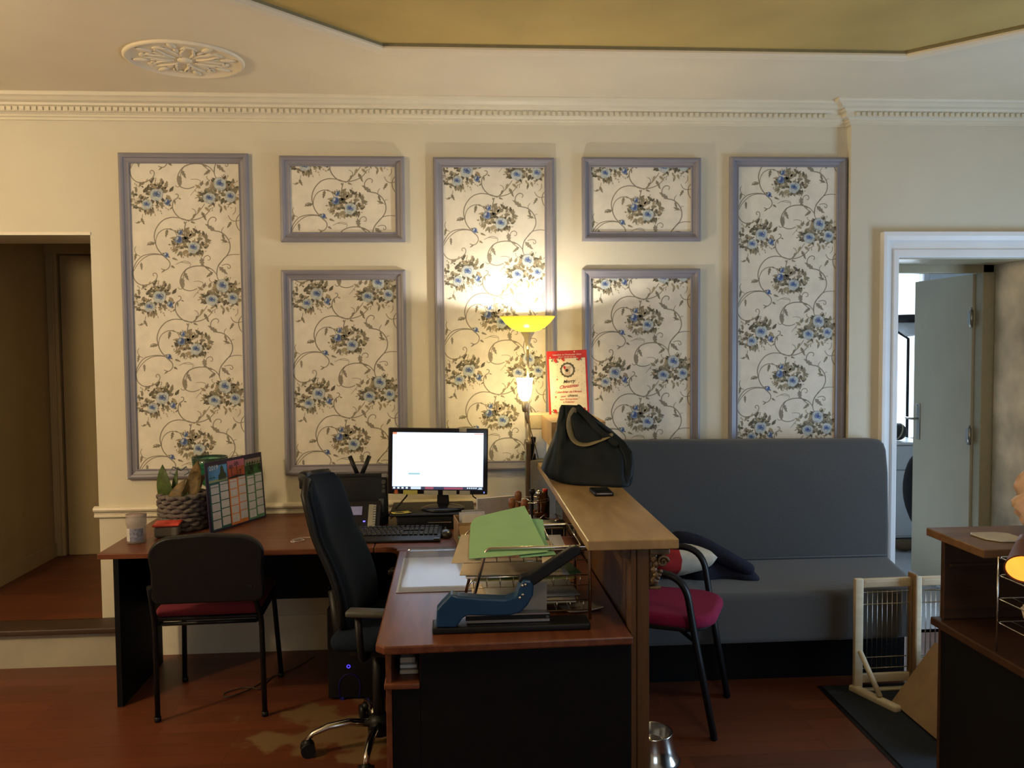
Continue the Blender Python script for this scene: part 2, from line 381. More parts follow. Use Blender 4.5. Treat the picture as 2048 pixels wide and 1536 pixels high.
# open door leaf
t = tag(bpy.data.objects.new('door_2', None), 'grey panel door standing open in the right doorway', 'door'); COL.objects.link(t); t['kind'] = 'structure'; t.location = (3.085, .405, 0); t.rotation_euler = (0, 0, -.045)
b = MB(); b.box((0, 0, .02), (.04, .70, 1.985)); b.build('door_leaf', DOORP, t, bevel=.004)
b = MB(); b.rbox((-.008, .60, .93), (0, .645, 1.17), .003); b.tube(fillet([(-.004, .622, 1.07), (-.05, .622, 1.07), (-.05, .70, 1.07)], .015), .008); b.build('door_handle', STEEL, t)
for z in (.35, 1.02, 1.72):
    b = MB(); b.cyl((-.012, -.012, z-.05), (-.012, -.012, z+.05), .011, seg=12); b.box((-.006, -.0, z-.04), (0, .04, z+.04)); b.cyl((-.012, -.012, z+.05), (-.012, -.012, z+.065), .006, seg=8); b.build('hinge', STEEL, t)
# far room seen through it
FARW = mat('white_far_room_paint', (.62, .66, .70), .7, var=.02)
b = MB(); b.box((1.8, 3.2, 0), (3.0, 3.4, 2.9)); b.box((4.42, 3.2, 0), (6, 3.4, 2.9)); b.box((3.0, 3.2, 0), (4.42, 3.4, .62)); b.box((3.0, 3.2, 2.55), (4.42, 3.4, 2.9)); struct(b.build('wall_far_back', FARW))
b = MB(); b.box((2.0, .32, 0), (2.1, 3.2, 2.9)); struct(b.build('wall_far_left', FARW))
b = MB(); b.box((5.6, .3, 0), (5.7, 3.4, 2.9)); struct(b.build('wall_far_right', FARW))
b = MB(); b.box((1.9, .3, 2.9), (5.8, 3.4, 3.0)); struct(b.build('ceiling', FARW))
b = MB(); b.box((4.2, .2, 0), (5.7, .32, 2.9)); struct(b.build('wall_far_front', FARW))
b = MB()
for x in (3.0, 3.42, 4.04, 4.37): b.box((x, 3.22, .62), (x+.05, 3.28, 2.55))
b.box((3.0, 3.22, .62), (4.42, 3.28, .68)); b.box((3.0, 3.22, 2.49), (4.42, 3.28, 2.55))
wf = struct(b.build('window_1', WHITE_TRIM)); b = MB(); b.box((3.0, 3.245, .65), (4.42, 3.25, 2.52)); b.build('window_pane', mat('clear_window_glass', (.9, .95, 1), .02, trans=1, var=0), wf)
# ================================================================ wall panels with floral paper
LEAFA = mat('print_taupe', (.215, .19, .13), .7, var=.12, scale=60); LEAFB = mat('print_dark_olive', (.10, .09, .06), .7, var=.2, scale=60)
LEAFC = mat('print_sand', (.31, .26, .165), .7, var=.1, scale=60); VINE = mat('print_vine_grey', (.235, .21, .16), .65, var=.05, scale=60)
PETO = mat('print_pale_petal', (.44, .48, .48), .7, var=.1, scale=80); PETM = mat('print_blue_petal', (.17, .235, .36), .7, var=.15, scale=80); PETI = mat('print_deep_blue', (.06, .095, .26), .7, var=.2, scale=80)
PM = [PAPER, LEAFA, LEAFB, LEAFC, VINE, PETO, PETM, PETI, mat('print_shaded_petal', (.33, .355, .34), .7, var=.1, scale=80)]
def smooth(pts, k=5):
    out = []; n = len(pts)
    for i in range(n-1):
        p0, p1, p2, p3 = pts[max(i-1, 0)], pts[i], pts[i+1], pts[min(i+2, n-1)]
        for j in range(k):
            t = j/k; out.append(tuple(.5*((2*p1[d])+(-p0[d]+p2[d])*t+(2*p0[d]-5*p1[d]+4*p2[d]-p3[d])*t*t+(-p0[d]+3*p1[d]-3*p2[d]+p3[d])*t**3) for d in (0, 1)))
    out.append(pts[-1]); return out
VINES = [
 ([(885, 570), (850, 620), (800, 655), (740, 675), (680, 680), (620, 668), (570, 630), (540, 580), (537, 535), (550, 500), (580, 480), (590, 460), (580, 444), (562, 446)], 8),
 ([(690, 690), (640, 670), (590, 658), (520, 655), (450, 680), (395, 740), (370, 810), (375, 870), (400, 940), (450, 1000), (500, 1045), (512, 1080), (500, 1110), (470, 1130), (430, 1118)], 8),
 ([(575, 820), (555, 780), (515, 760), (460, 762), (410, 795), (385, 850), (385, 905)], 6),
 ([(480, 1010), (430, 990), (380, 983), (310, 988), (250, 1010), (205, 1060), (178, 1120), (174, 1170), (190, 1220), (225, 1255), (270, 1268), (330, 1255), (380, 1220), (394, 1185), (385, 1162), (365, 1158), (355, 1175), (368, 1185)], 7),
 ([(460, 1000), (400, 990), (330, 995), (270, 1025), (215, 1080), (180, 1140)], 6),
 ([(925, 690), (935, 668), (915, 652), (885, 658), (862, 690), (862, 730), (885, 762), (920, 775), (970, 785), (1020, 820), (1055, 875), (1062, 935), (1040, 990), (1000, 1035), (960, 1085), (942, 1130), (940, 1180), (958, 1230)], 8),
 ([(940, 1180), (950, 1100), (985, 1050), (1030, 1005), (1090, 990), (1150, 992)], 6),
 ([(1150, 625), (1125, 660), (1118, 705), (1130, 745), (1150, 775)], 7), ([(1045, 635), (1065, 670), (1100, 688), (1150, 680)], 6),
 ([(945, 1180), (900, 1130), (850, 1105), (790, 1094), (720, 1100), (660, 1125), (620, 1175), (603, 1235), (620, 1290), (660, 1315), (710, 1318), (760, 1300)], 8),
 ([(660, 1125), (635, 1180), (635, 1230), (640, 1270), (622, 1300), (597, 1303), (585, 1288)], 6),
 ([(662, 690), (648, 740), (645, 800), (650, 860)], 8), ([(795, 1015), (810, 1075), (850, 1120), (905, 1160)], 7),
 ([(812, 1060), (825, 1015), (855, 1000), (878, 1015), (875, 1040), (855, 1040)], 6), ([(700, 680), (735, 650), (748, 610), (735, 585), (712, 575)], 5),
 ([(985, 1090), (1020, 1080), (1055, 1085), (1065, 1110), (1045, 1118), (1040, 1100)], 6), ([(700, 675), (760, 620), (810, 560), (830, 530)], 6),
 ([(240, 1005), (205, 985), (190, 945), (203, 915)], 5), ([(690, 1100), (700, 1075), (650, 1065), (600, 1060)], 4), ([(700, 1065), (640, 1050), (565, 1080)], 4),
 ([(790, 880), (850, 880), (890, 885)], 4), ([(1060, 890), (1030, 875), (985, 885)], 4), ([(1050, 860), (1060, 845), (1078, 845)], 4), ([(990, 800), (985, 770), (1005, 740)], 5),
 ([(265, 625), (255, 680), (225, 707), (195, 698)], 5), ([(380, 890), (340, 875), (305, 890)], 5), ([(850, 500), (800, 480), (770, 470), (755, 480)], 5),
 ([(700, 455), (790, 340), (760, 310), (705, 312)], 4), ([(790, 340), (830, 350)], 4), ([(1110, 560), (1110, 600), (1085, 630)], 5)]
LEAVES = [(380, 885, 165, 85, 26, 1), (490, 760, 100, 80, 26, 1), (505, 755, 20, 40, 14, 4), (205, 975, 100, 75, 22, 1), (250, 1060, 85, 75, 22, 4), (925, 780, 215, 115, 34, 4), (990, 800, 70, 80, 20, 1), (1040, 880, 200, 70, 22, 1),
 (1075, 690, 120, 75, 24, 1), (960, 1100, 40, 110, 34, 4), (905, 1150, 140, 80, 26, 1), (880, 1120, 200, 60, 16, 1), (620, 1200, 85, 100, 40, 4), (640, 1150, 60, 90, 30, 4), (640, 690, 60, 40, 14, 4), (700, 690, 20, 50, 16, 1),
 (740, 620, 110, 60, 18, 1), (800, 600, 60, 100, 26, 1), (790, 560, 110, 70, 24, 3), (830, 560, 40, 70, 22, 3), (250, 660, 60, 70, 22, 1), (240, 690, 150, 40, 14, 1), (520, 1090, 30, 45, 18, 1), (470, 1125, 140, 50, 14, 1), (800, 1020, 80, 85, 40, 4), (530, 1020, 20, 60, 18, 1), (555, 495, 80, 45, 16, 1), (540, 560, 140, 40, 14, 1), (590, 480, 20, 30, 12, 1)]
CL = [(340, 470, [(395, 452, 66), (303, 540, 54)], [(490, 518, 28)], 108, 41), (955, 430, [(972, 352, 66), (872, 480, 60), (1065, 465, 58)], [], 108, 47),
      (690, 880, [(728, 928, 60)], [(592, 855, 36), (606, 790, 22), (478, 995, 24)], 92, 53)]
def tile(rr):
    """list of (polygon, material, layer) in photo-independent tile units"""
    out = []
    def blob(x, y, rx, ry, a, mi, ly, n=9, jag=.12):
        ca, sa = math.cos(a), math.sin(a); ph = rr.random()*6
        out.append(([(x+ca*u-sa*v, y+sa*u+ca*v) for u, v in ((rx*math.cos(2*PI*k/n)*(1+jag*math.sin(3*2*PI*k/n+ph)), ry*math.sin(2*PI*k/n)*(1+jag*math.cos(2*2*PI*k/n+ph))) for k in range(n))], mi, ly))
    def leaf(x, y, a, l, w_, mi, ly, lobes=False):
        a = math.radians(a); ca, sa = math.cos(a), math.sin(a)
        sh = [(0, 0), (.2, .38), (.45, .5), (.75, .28), (1, 0), (.75, -.22), (.45, -.42), (.2, -.36)]
        if lobes: sh = [(0, 0), (.15, .3), (.3, .55), (.36, .3), (.5, .55), (.58, .28), (.75, .38), (1, 0), (.7, -.15), (.55, -.4), (.45, -.2), (.3, -.45), (.15, -.2)]
        out.append(([(x+ca*u*l-sa*v*w_, y+sa*u*l+ca*v*w_) for u, v in sh], mi, ly))
    for pts, wd in VINES:
        s_ = smooth(pts, 4); n = len(s_)
        for i in range(n-1):
            (x0, y0), (x1, y1) = s_[i], s_[i+1]; dx, dy = x1-x0, y1-y0; L_ = math.hypot(dx, dy) or 1
            h = wd*.5*1.25*(.72+.28*math.sin(PI*min(1, (i+1)/n))); nx, ny = -dy/L_*h, dx/L_*h
            out.append(([(x0+nx, y0+ny), (x1+nx, y1+ny), (x1-nx, y1-ny), (x0-nx, y0-ny)], 4, 0))
    for x, y, a, l, w_, mi in LEAVES: leaf(x, y, a, l, w_*1.25, mi, 1, True)
    for cx, cy, roses, buds, R_, seed in CL:
        rr.seed(seed)
        for k in range(104):
            a = rr.random()*360; ra = math.radians(a); d = R_*(.08+1.25*rr.random()**.85); l = 26+42*rr.random()
            x, y = cx+math.cos(ra)*d*1.25, cy+math.sin(ra)*d
            leaf(x, y, a+rr.uniform(-95, 95), l, l*rr.uniform(.38, .66), rr.choice([1, 1, 2, 3, 3, 2, 1]), 1+k % 3, rr.random() < .45)
        for k in range(12):
            a = rr.random()*2*PI; x0, y0 = cx+math.cos(a)*R_*.8, cy+math.sin(a)*R_*.8; x1, y1 = cx+math.cos(a)*R_*1.9, cy+math.sin(a)*R_*1.45
            out.append(([(x0-2, y0), (x1-1, y1), (x1+1, y1+1), (x0+2, y0+2)], 1, 1))
            for j in range(3): leaf(x0+(x1-x0)*(.5+.25*j), y0+(y1-y0)*(.5+.25*j), math.degrees(a)+rr.uniform(-60, 60), 22, 9, rr.choice([1, 3]), 2)
        for x, y, r_ in roses:
            r_ *= 1.08
            for k in range(7): a = k*2*PI/7+rr.random(); leaf(x+math.cos(a)*r_*.6, y+math.sin(a)*r_*.6, math.degrees(a), r_*.75, r_*.4, rr.choice([1, 2, 2]), 4)
            for k in range(8): a = k*2*PI/8+rr.random()*.5; blob(x+math.cos(a)*r_*.5, y+math.sin(a)*r_*.45, r_*.50, r_*.34, a+PI/2+rr.uniform(-.5, .5), 5 if k % 2 else 8, 5+k % 2, 9, .3)
            for k in range(6): a = k*2*PI/6+rr.random()*.5; blob(x+math.cos(a)*r_*.28, y-r_*.06+math.sin(a)*r_*.22, r_*.34, r_*.2, a+PI/2+rr.uniform(-.5, .5), 6, 7+k % 2, 9, .3)
            for k in range(4): a = k*2*PI/4; blob(x+math.cos(a)*r_*.15, y-r_*.1+math.sin(a)*r_*.1, r_*.2, r_*.09, a+.6, 7, 9)
            blob(x-r_*.1, y+r_*.32, r_*.34, r_*.12, .2, 5, 9)
            blob(x+r_*.25, y-r_*.25, r_*.2, r_*.07, .8, 5, 10)
        for x, y, r_ in buds:
            for k in range(3): leaf(x, y, rr.random()*360, r_*1.8, r_*.7, 2, 4)
            blob(x, y, r_, r_*1.1, 0, 6, 6); blob(x+r_*.1, y, r_*.6, r_*.7, 0, 7, 7); blob(x-r_*.35, y-r_*.3, r_*.3, r_*.5, .5, 5, 8)
    return out
SX, SY = .54/992, .516/925
TILE = tile(random.Random(7))
def wall_panel(x0, x1, z0, z1, zc, label):
    t = thing('wall_panel', label, 'wall panel', ((x0+x1)/2, 0, z0), 0, 'framed floral wallpaper panels'); ox, oz = (x0+x1)/2, z0
    F = .05; b = MB(); W2, H = (x1-x0)/2, z1-z0
    ix0, ix1, iz0, iz1 = -W2+F-.006, W2-F+.006, F-.006, H-F+.006
    left = -.27
    k0 = zc-oz; cnt = 0
    for k in range(-6, 7):
        cz = k0+k*.516
        if cz < iz0-.5 or cz > iz1+.7: continue
        for poly, mi, ly in TILE:
            pp = []
            for x, y in poly:
                xc = x-(148+22*(y-165)/925)
                pp.append((left+xc*SX, cz-(y-925)*SY))
            if max(p[1] for p in pp) < iz0 or min(p[1] for p in pp) > iz1 or max(p[0] for p in pp) < ix0 or min(p[0] for p in pp) > ix1: continue
            cnt += 1; yy = -.0042-.00027*ly-.00003*(cnt % 8)
            b.face([(x, yy, z) for x, z in pp], mi)
    bm = b.bm
    for co, no in (((ix0, 0, 0), (-1, 0, 0)), ((ix1, 0, 0), (1, 0, 0)), ((0, 0, iz0), (0, 0, -1)), ((0, 0, iz1), (0, 0, 1))):
        bmesh.ops.bisect_plane(bm, geom=bm.verts[:]+bm.edges[:]+bm.faces[:], plane_co=co, plane_no=no, clear_outer=True)
    b.box((-W2+.01, -.004, .01), (W2-.01, -.0005, H-.01), mi=0)
    b.build('wallpaper', PM, t)
    b = MB(); pr = [(0, 0), (0, .022), (.004, .027), (.013, .030), (.022, .026), (.026, .018), (.040, .013), (.047, .015), (.05, .012), (.05, .0)]
    C = [(-W2, 0, 1, 1), (W2, 0, -1, 1), (W2, H, -1, -1), (-W2, H, 1, -1)]
    rg = [[b._v((x+sx*o, -h, z+sz*o)) for o, h in pr] for x, z, sx, sz in C]
    for i in range(4):
        for k in range(len(pr)-1): b.bm.faces.new([rg[i][k], rg[i][k+1], rg[(i+1) % 4][k+1], rg[(i+1) % 4][k]])
    b.build('frame', LILAC, t)
wall_panel(-1.66, -1.02, .920, 2.572, 2.101, 'tall floral wallpaper panel in grey frame, nearest the left doorway')
wall_panel(-.863, -.231, 2.127, 2.562, 2.299, 'small upper floral panel in grey frame above the router and monitor')
wall_panel(-.866, -.233, .927, 1.983, 1.597, 'mid-height lower floral panel behind the monitor\'s left edge')
wall_panel(-.084, .543, .930, 2.560, 2.226, 'tall central floral panel lit by the floor lamp in front of it')
wall_panel(.690, 1.320, 2.130, 2.565, 2.269, 'small upper floral panel right of the floor lamp')
wall_panel(.688, 1.318, .930, 1.985, 1.690, 'mid-height lower floral panel behind the black tote bag and red calendar')
wall_panel(1.477, 2.112, .920, 2.572, 2.416, 'tall floral wallpaper panel above the grey bench, nearest the right door')
# ceiling rose
t = thing('ceiling_rose', 'round cream plaster ceiling rose with leaf relief, upper left', 'ceiling rose', (-1.14, -.635, CZ))
b = MB(); R_ = .25
b.lathe([(R_, 0), (R_, -.006), (R_-.008, -.014), (R_-.018, -.012), (R_-.024, -.004), (R_-.07, -.003), (.02, -.004), (.0001, -.004)], (0, 0, 0), 64); b.build('rim', CEILP, t)
b = MB(); rr = random.Random(3)
for k in range(8):
    a = k*PI/4
    for s_ in (-1, 1):
        pts = [V(math.cos(a+s_*f)*r_, math.sin(a+s_*f)*r_, -.006) for r_, f in ((.05, .0), (.10, .12), (.14, .26), (.165, .30), (.155, .20), (.135, .17))]
        b.tube(pts, [.006, .006, .005, .005, .004, .002], 6)
    for r_, w_ in ((.075, .018), (.12, .02), (.185, .03)):
        c = V(math.cos(a)*r_, math.sin(a)*r_, -.005); b.ball(c, w_, 8, sq=(1.3, .6, .22), R=Matrix.Rotation(a, 3, 'Z'))
    c = V(math.cos(a+PI/8)*.17, math.sin(a+PI/8)*.17, -.005); b.ball(c, .022, 8, sq=(.7, 1.3, .22), R=Matrix.Rotation(a+PI/8, 3, 'Z'))
b.ball((0, 0, -.006), .032, 12, sq=(1, 1, .35))
b.build('leaf_relief', CEILP, t)
# ================================================================ desks
DZ = .73
t = thing('corner_desk', 'long cherry-brown desk with black sides along the panelled wall', 'desk', (-.9, -.45, 0))
O = V(-.9, -.45, 0)
def rel(b, o=O): b.M = Matrix.Translation(-o); return b
b = rel(MB()); b.prism([(-1.50, -.83), (-.345, -.83), (-.345, -.045), (-1.50, -.045)], (0, 0, DZ-.0125), (1, 0, 0), (0, 1, 0), .025); b.build('desktop', DESKW, t, bevel=.004)
b = rel(MB()); b.prism([(-.342, -.83), (-.29, -.83), (-.262, -.84), (-.243, -.87), (-.243, -.90), (.525, -.90), (.525, -.045), (-.342, -.045)], (0, 0, DZ-.0125), (1, 0, 0), (0, 1, 0), .025); b.build('corner_top', DESKW, t, bevel=.004)
b = rel(MB()); b.box((-1.50, -.66, 0), (-1.475, -.12, DZ-.026)); b.build('side_panel', BLACKL, t, bevel=.002)
b = rel(MB()); b.box((-1.474, -.30, .36), (.50, -.28, DZ-.026)); b.build('modesty_panel', BLACKL, t, bevel=.002)
b = rel(MB()); b.box((-.36, -.28, 0), (-.34, -.10, DZ-.026)); b.build('side_panel', BLACKL, t, bevel=.002)
t = thing('side_desk', 'cherry-brown side desk running towards the viewer, with black front panel', 'desk', (.15, -1.45, 0)); O2 = V(.15, -1.45, 0)
b = rel(MB(), O2); b.prism([(-.232, -.903), (-.232, -2.035), (-.205, -2.065), (.528, -2.045), (.528, -.903)], (0, 0, DZ-.0125), (1, 0, 0), (0, 1, 0), .025); b.build('desktop', DESKY, t, bevel=.005, seg=3)
b = rel(MB(), O2); b.box((-.205, -2.02, 0), (-.188, -1.45, DZ-.026)); b.build('side_panel', DESKY, t, bevel=.002)
b = rel(MB(), O2); b.box((-.187, -2.015, 0), (-.104, -2.0, .585)); b.box((-.104, -2.015, 0), (.528, -2.0, DZ-.026)); b.build('front_panel', BLACKL, t, bevel=.002)
b = rel(MB(), O2); b.rbox((-.21, -2.03, .588), (-.105, -1.55, .606), .004); b.build('shelf', DESKY, t)
b = rel(MB(), O2); b.box((-.106, -1.998, .606), (-.09, -1.55, DZ-.026)); b.box((-.188, -1.56, .606), (-.106, -1.55, DZ-.026)); b.build('compartment', DESKY, t)
for k, (w_, th) in enumerate(((.07, .014), (.066, .012), (.06, .018))):
    b = MB(); z0 = .607+[0, .0145, .027][k]; b.box((-.168, -1.96+.01*k, z0), (-.168+w_-.013, -1.66, z0+th-.001)); b.M = Matrix()
    tag(b.build('paper_stack', [BEIGEP, WHITEP, BEIGEP][k], bevel=.003), ['folded beige brochures at the bottom of the pile on the side desk shelf', 'thin white pad in the middle of the pile on the side desk shelf', 'beige booklets topping the pile on the side desk shelf'][k], 'paper', 'papers in the side desk compartment')
# counter
t = thing('reception_counter', 'worn oak-topped reception counter on a tall brown panel, dividing desk and bench', 'counter', (.55, -1.2, 0)); O3 = V(.55, -1.2, 0)
b = rel(MB(), O3); b.prism([(.397, -2.022), (.672, -2.024), (.692, -.345), (.414, -.345)], (0, 0, 1.0), (1, 0, 0), (0, 1, 0), .030); b.build('countertop', [COUNTERW], t, bevel=.003)
b = rel(MB(), O3); b.prism([(.534, -1.995), (.55, -1.995), (.55, -.36), (.534, -.36)], (0, 0, .4915), (1, 0, 0), (0, 1, 0), .981); b.build('side_panel', POSTW, t)
b = rel(MB(), O3); b.box((.530, -2.006, 0), (.546, -1.94, .984)); b.box((.549, -2.004, 0), (.586, -1.94, .984)); b.box((.546, -2.0, 0), (.549, -1.94, .98)); b.box((.503, -2.0, .955), (.530, -1.96, .984)); b.build('end_post', POSTW, t, bevel=.002)
b = rel(MB(), O3); b.prism([(0, 0), (.028, 0), (.028, -.03)], (.502, -1.985, .984), (1, 0, 0), (0, 0, 1), .018); b.build('bracket', POSTW, t, bevel=.002)
GILD = mat('antique_gilt_wood', (.13, .085, .045), .45, .35, var=.35, scale=60, bump=.4)
b = rel(MB(), O3)
b.rbox((.587, -2.012, .965), (.648, -1.93, .983), .004); b.rbox((.587, -2.0, .868), (.612, -1.94, .966), .006)
sp = [V(.628+.017*(1-k/26)*math.cos(k*.45), -2.004, .942+.019*(1-k/26)*math.sin(k*.45)) for k in range(24)]
b.tube(sp, [.005-.0001*k for k in range(24)], 6); b.tube([p+V(0, .06, 0) for p in sp], [.005]*24, 6); b.cyl((.628, -2.0, .942), (.628, -1.945, .942), .016)
for k in range(5): b.ball((.600+.006*(k % 2), -2.004, .95-.016*k), .010, 8, sq=(1, .6, 1.2))
for k in range(4): b.ball((.622-.004*k, -2.0, .912-.01*k), .007, 8)
b.rbox((.587, -2.004, .858), (.622, -1.94, .867), .003)
b.build('carved_capital', GILD, t)
b = rel(MB(), O3); b.lathe([(.0001, 0), (.013, 0), (.015, .02), (.011, .05), (.014, .08), (.009, .11), (.0001, .115)], (.592, -1.99, .14), 12); b.build('carved_base', GILD, t)
# ---- right-hand desk
t = thing('counter_desk', 'dark brown reception desk with raised counter shelf, cut off by the right edge', 'desk', (1.9, -2.3, 0)); O4 = V(1.9, -2.3, 0)
b = rel(MB(), O4); b.box((1.480, -2.245, .99), (2.75, -1.95, 1.015)); b.build('raised_shelf', woodmat('brown_counter_laminate', (.10, .05, .022), (.16, .085, .04), .4, stretch=(1, 8, 8)), t, bevel=.003)
b = rel(MB(), O4); b.box((1.520, -1.985, .731), (2.70, -1.965, .989)); b.build('upstand_panel', DARKW, t, bevel=.003)
b = rel(MB(), O4); b.box((1.535, -2.0, .90), (2.6, -1.986, .91)); b.build('inner_shelf', DARKW, t, bevel=.002)
b = rel(MB(), O4); b.box((1.500, -2.85, .705), (2.70, -1.945, .73)); b.build('desktop', DARKW, t, bevel=.004)
b = rel(MB(), O4); b.box((1.5215, -2.75, 0), (1.54, -1.966, .704)); b.build('side_panel', BLACKL, t, bevel=.002)
b = rel(MB(), O4); b.box((1.5185, -1.975, 0), (1.5215, -1.962, .704)); b.build('edge_strip', DARKW, t)
b = rel(MB(), O4); b.box((1.54, -1.985, 0), (2.68, -1.967, .704)); b.build('front_panel', BLACKL, t)
# ================================================================ bench
t = thing('upholstered_bench', 'long charcoal grey upholstered bench with high back under the panels', 'bench', (1.5, -.4, 0)); O5 = V(1.5, -.4, 0)
b = rel(MB(), O5)
b.prism([(.72, -.76), (2.03, -.76), (2.11, -.745), (2.165, -.70), (2.19, -.63), (2.30, -.157), (.72, -.157)], (0, 0, .3415), (1, 0, 0), (0, 1, 0), .235); seat_ = b.build('seat', GREYF, t, bevel=.03, seg=5)
b = rel(MB(), O5); prof_ = [(.72, .37), (2.302, .37), (2.302, .60), (2.295, .90), (2.283, 1.02), (2.27, 1.055), (2.245, 1.074), (2.20, 1.080), (.72, 1.094)]
b.prism(prof_, (0, -.115, 0), (1, 0, 0), (0, 0, 1), .08); b.build('backrest', GREYF, t, bevel=.02, seg=4)
b = rel(MB(), O5); b.box((.8, -.6, 0), (2.15, -.2, .236)); b.build('plinth', BLACKL, t)
b = rel(MB(), O5); b.tube([(.73, -.158, .462), (2.29, -.158, .462)], .004, 8); b.build('piping', GREYF, seat_)
# cushion and coat
t = thing('cushion', 'cream scatter cushion with a red end band lying on the grey bench', 'cushion', (1.065, -.43, .537), .15)
def pillow(b, w_, d, h, n=14, part=None, mi=0):
    G = {}
    for s_ in (1, -1):
        for i in range(n+1):
            for j in range(n+1):
                u, v = i/n*2-1, j/n*2-1
                e = max(0, (1-abs(u)**2.6))*max(0, (1-abs(v)**2.6)); z = s_*h*.5*e**.45
                k = 1-.10*(abs(u)**2)*(1-abs(v)**2); k2 = 1-.10*(abs(v)**2)*(1-abs(u)**2)
                z += .004*math.sin(u*9+v*4)*e
                if s_ == -1 and (i in (0, n) or j in (0, n)): G[s_, i, j] = G[1, i, j]; continue
                G[s_, i, j] = b._v((u*w_/2*k2, v*d/2*k, z))
        for i in range(n):
            for j in range(n):
                m_ = (1 if part and i < part else 0)
                f = b.bm.faces.new([G[s_, i, j], G[s_, i+1, j], G[s_, i+1, j+1], G[s_, i, j+1]]); f.smooth = True; f.material_index = m_+mi
b = MB(); b.M = Euler((-.25, 0, 0)).to_matrix().to_4x4(); pillow(b, .34, .34, .15, part=6)
cov_ = b.build('cover', [mat('cream_cotton', (.50, .45, .36), .9, var=.05, bump=.2), mat('red_cotton', (.33, .012, .012), .9)], t)
b = MB(); b.M = Euler((-.25, 0, 0)).to_matrix().to_4x4(); b.tube([(-.155, -.166, 0), (-.08, -.156, .0), (.08, -.156, 0), (.155, -.168, 0)], .003, 6); b.build('seam', mat('cream_cotton', (.5, .45, .36)), cov_)
# navy coat
rr = random.Random(5)
NAVYC = mat('navy_coat_cloth', (.007, .009, .026), .9, var=.2, scale=60, bump=.3, bscale=200)
t = thing('coat', 'crumpled navy coat slumped on the grey bench beside the cushion', 'coat', (1.22, -.40, .461))
b = MB(); n = 22
def coatz(u, v):
    e = max(0, 1-abs(2*u-1)**3)*max(0, 1-abs(2*v-1)**3)
    h = (.19*(1-u)**1.3+.045)*e**.5
    return h+.012*math.sin(u*17+v*9)*e+.008*math.sin(v*23-u*5)*e
G = [[b._v((-.20+.43*u+.02*math.sin(v*6), -.15+.32*v+.10*(1-u)*.6+.015*math.sin(u*12), coatz(u, v))) for v in [j/n for j in range(n+1)]] for u in [i/n for i in range(n+1)]]
for i in range(n):
    for j in range(n): b.bm.faces.new([G[i][j], G[i+1][j], G[i+1][j+1], G[i][j+1]]).smooth = True
b.build('body', NAVYC, t, solid=.006)
b = MB(); b.tube(smooth3 := [V(-.17, .02, .17), V(-.05, -.03, .17), V(.05, -.09, .12), V(.14, -.13, .07), V(.22, -.13, .035)], [.05, .045, .042, .036, .033], 10); b.build('sleeve', NAVYC, t, sub=2)
# ================================================================ chairs
def arc(c, r, a0, a1, n=8): return [(c[0]+r*math.cos(math.radians(a0+(a1-a0)*i/n)), c[1]+r*math.sin(math.radians(a0+(a1-a0)*i/n))) for i in range(n+1)]
t = thing('visitor_chair', 'black stacking chair with dark red seat, its back to the viewer at the left desk', 'chair', (-1.055, -.60, 0), .04)
shape = [(-.225, -.02)]+[(-.222, .09)]+arc((-.13, .16), .10, 175, 95, 7)+[(0, .272)]+arc((.13, .16), .10, 85, 5, 7)+[(.222, .09), (.225, -.02)]+arc((.19, -.035), .035, 0, -90, 4)+arc((-.19, -.035), .035, -90, -180, 4)
b = MB(); b.prism([(x, y*.86) for x, y in shape], (.03, -.345, .605), (1, 0, 0), (0, -.12, 1), .035); b.build('backrest', BLACKP, t, bevel=.010, seg=4)
b = MB(); sh2 = [(x*.9, y*.9+.01) for x, y in shape]; b.prism([(x, y*.86) for x, y in sh2], (.03, -.326, .605), (1, 0, 0), (0, -.12, 1), .03); b.build('back_pad', REDF, t, bevel=.01, seg=3)
b = MB(); b.rbox((-.215, -.245, .455), (.215, .21, .50), .022, 4); b.build('seat', REDF, t)
b = MB(); b.rbox((-.21, -.24, .437), (.21, .20, .455), .006); b.build('seat_pan', BLACKP, t)
for s_ in (-1, 1):
    b = MB(); b.tube(fillet([(s_*.223, -.218, .012), (s_*.22, -.235, .44), (s_*.20, -.36, .62)], .04), .0115, 10, flat=(1, 1)); legs_ = [b.build('rear_leg', BLACKS, t)]
    b = MB(); b.tube(fillet([(s_*.225, .225, .012), (s_*.205, .17, .43), (s_*.205, -.23, .43)], .05), .0115, 10); legs_.append(b.build('front_leg', BLACKS, t))
    for y in (-.218, .225):
        b = MB(); b.cyl((s_*.223, y, 0), (s_*.223, y, .022), .0135, .0145); b.build('foot', BLACKP, legs_[0 if y < 0 else 1])
for y in (-.23, .16):
    b = MB(); b.tube([(-.2, y, .425), (.2, y, .425)], .009); b.build('crossbar', BLACKS, t)
# armchair
t = thing('armchair', 'black framed armchair with a raspberry pink seat, right of the counter', 'chair', (.872, -.873, 0), -.43)
for s_ in (-1, 1):
    yy = s_*.245
    b = MB()
    path_ = fillet([(.285, yy*.90, .0), (.205, yy*.96, .43), (.168, yy*1.0, .668), (-.15, yy*.96, .655)], .12, 8)
    b.tube(path_, .023, 12, flat=(.62, 1.0)); b.build('arm_frame', BLACKS, t)
    b = MB(); b.tube(fillet([(-.13, yy*.72, 0), (-.17, yy*.86, .42), (-.15, yy*1.0, .69)], .05), .013, 10); b.build('rear_leg', BLACKS, t)
seatp = [(-.17, -.19), (.05, -.215)]+arc((.14, -.09), .125, -80, -8, 8)+arc((.14, .09), .125, 8, 80, 8)+[(.05, .215), (-.17, .19)]
b = MB(); b.prism(seatp, (.015, 0, .458), (1, 0, 0), (0, 1, 0), .055); b.build('seat', PINKF, t, bevel=.025, seg=5)
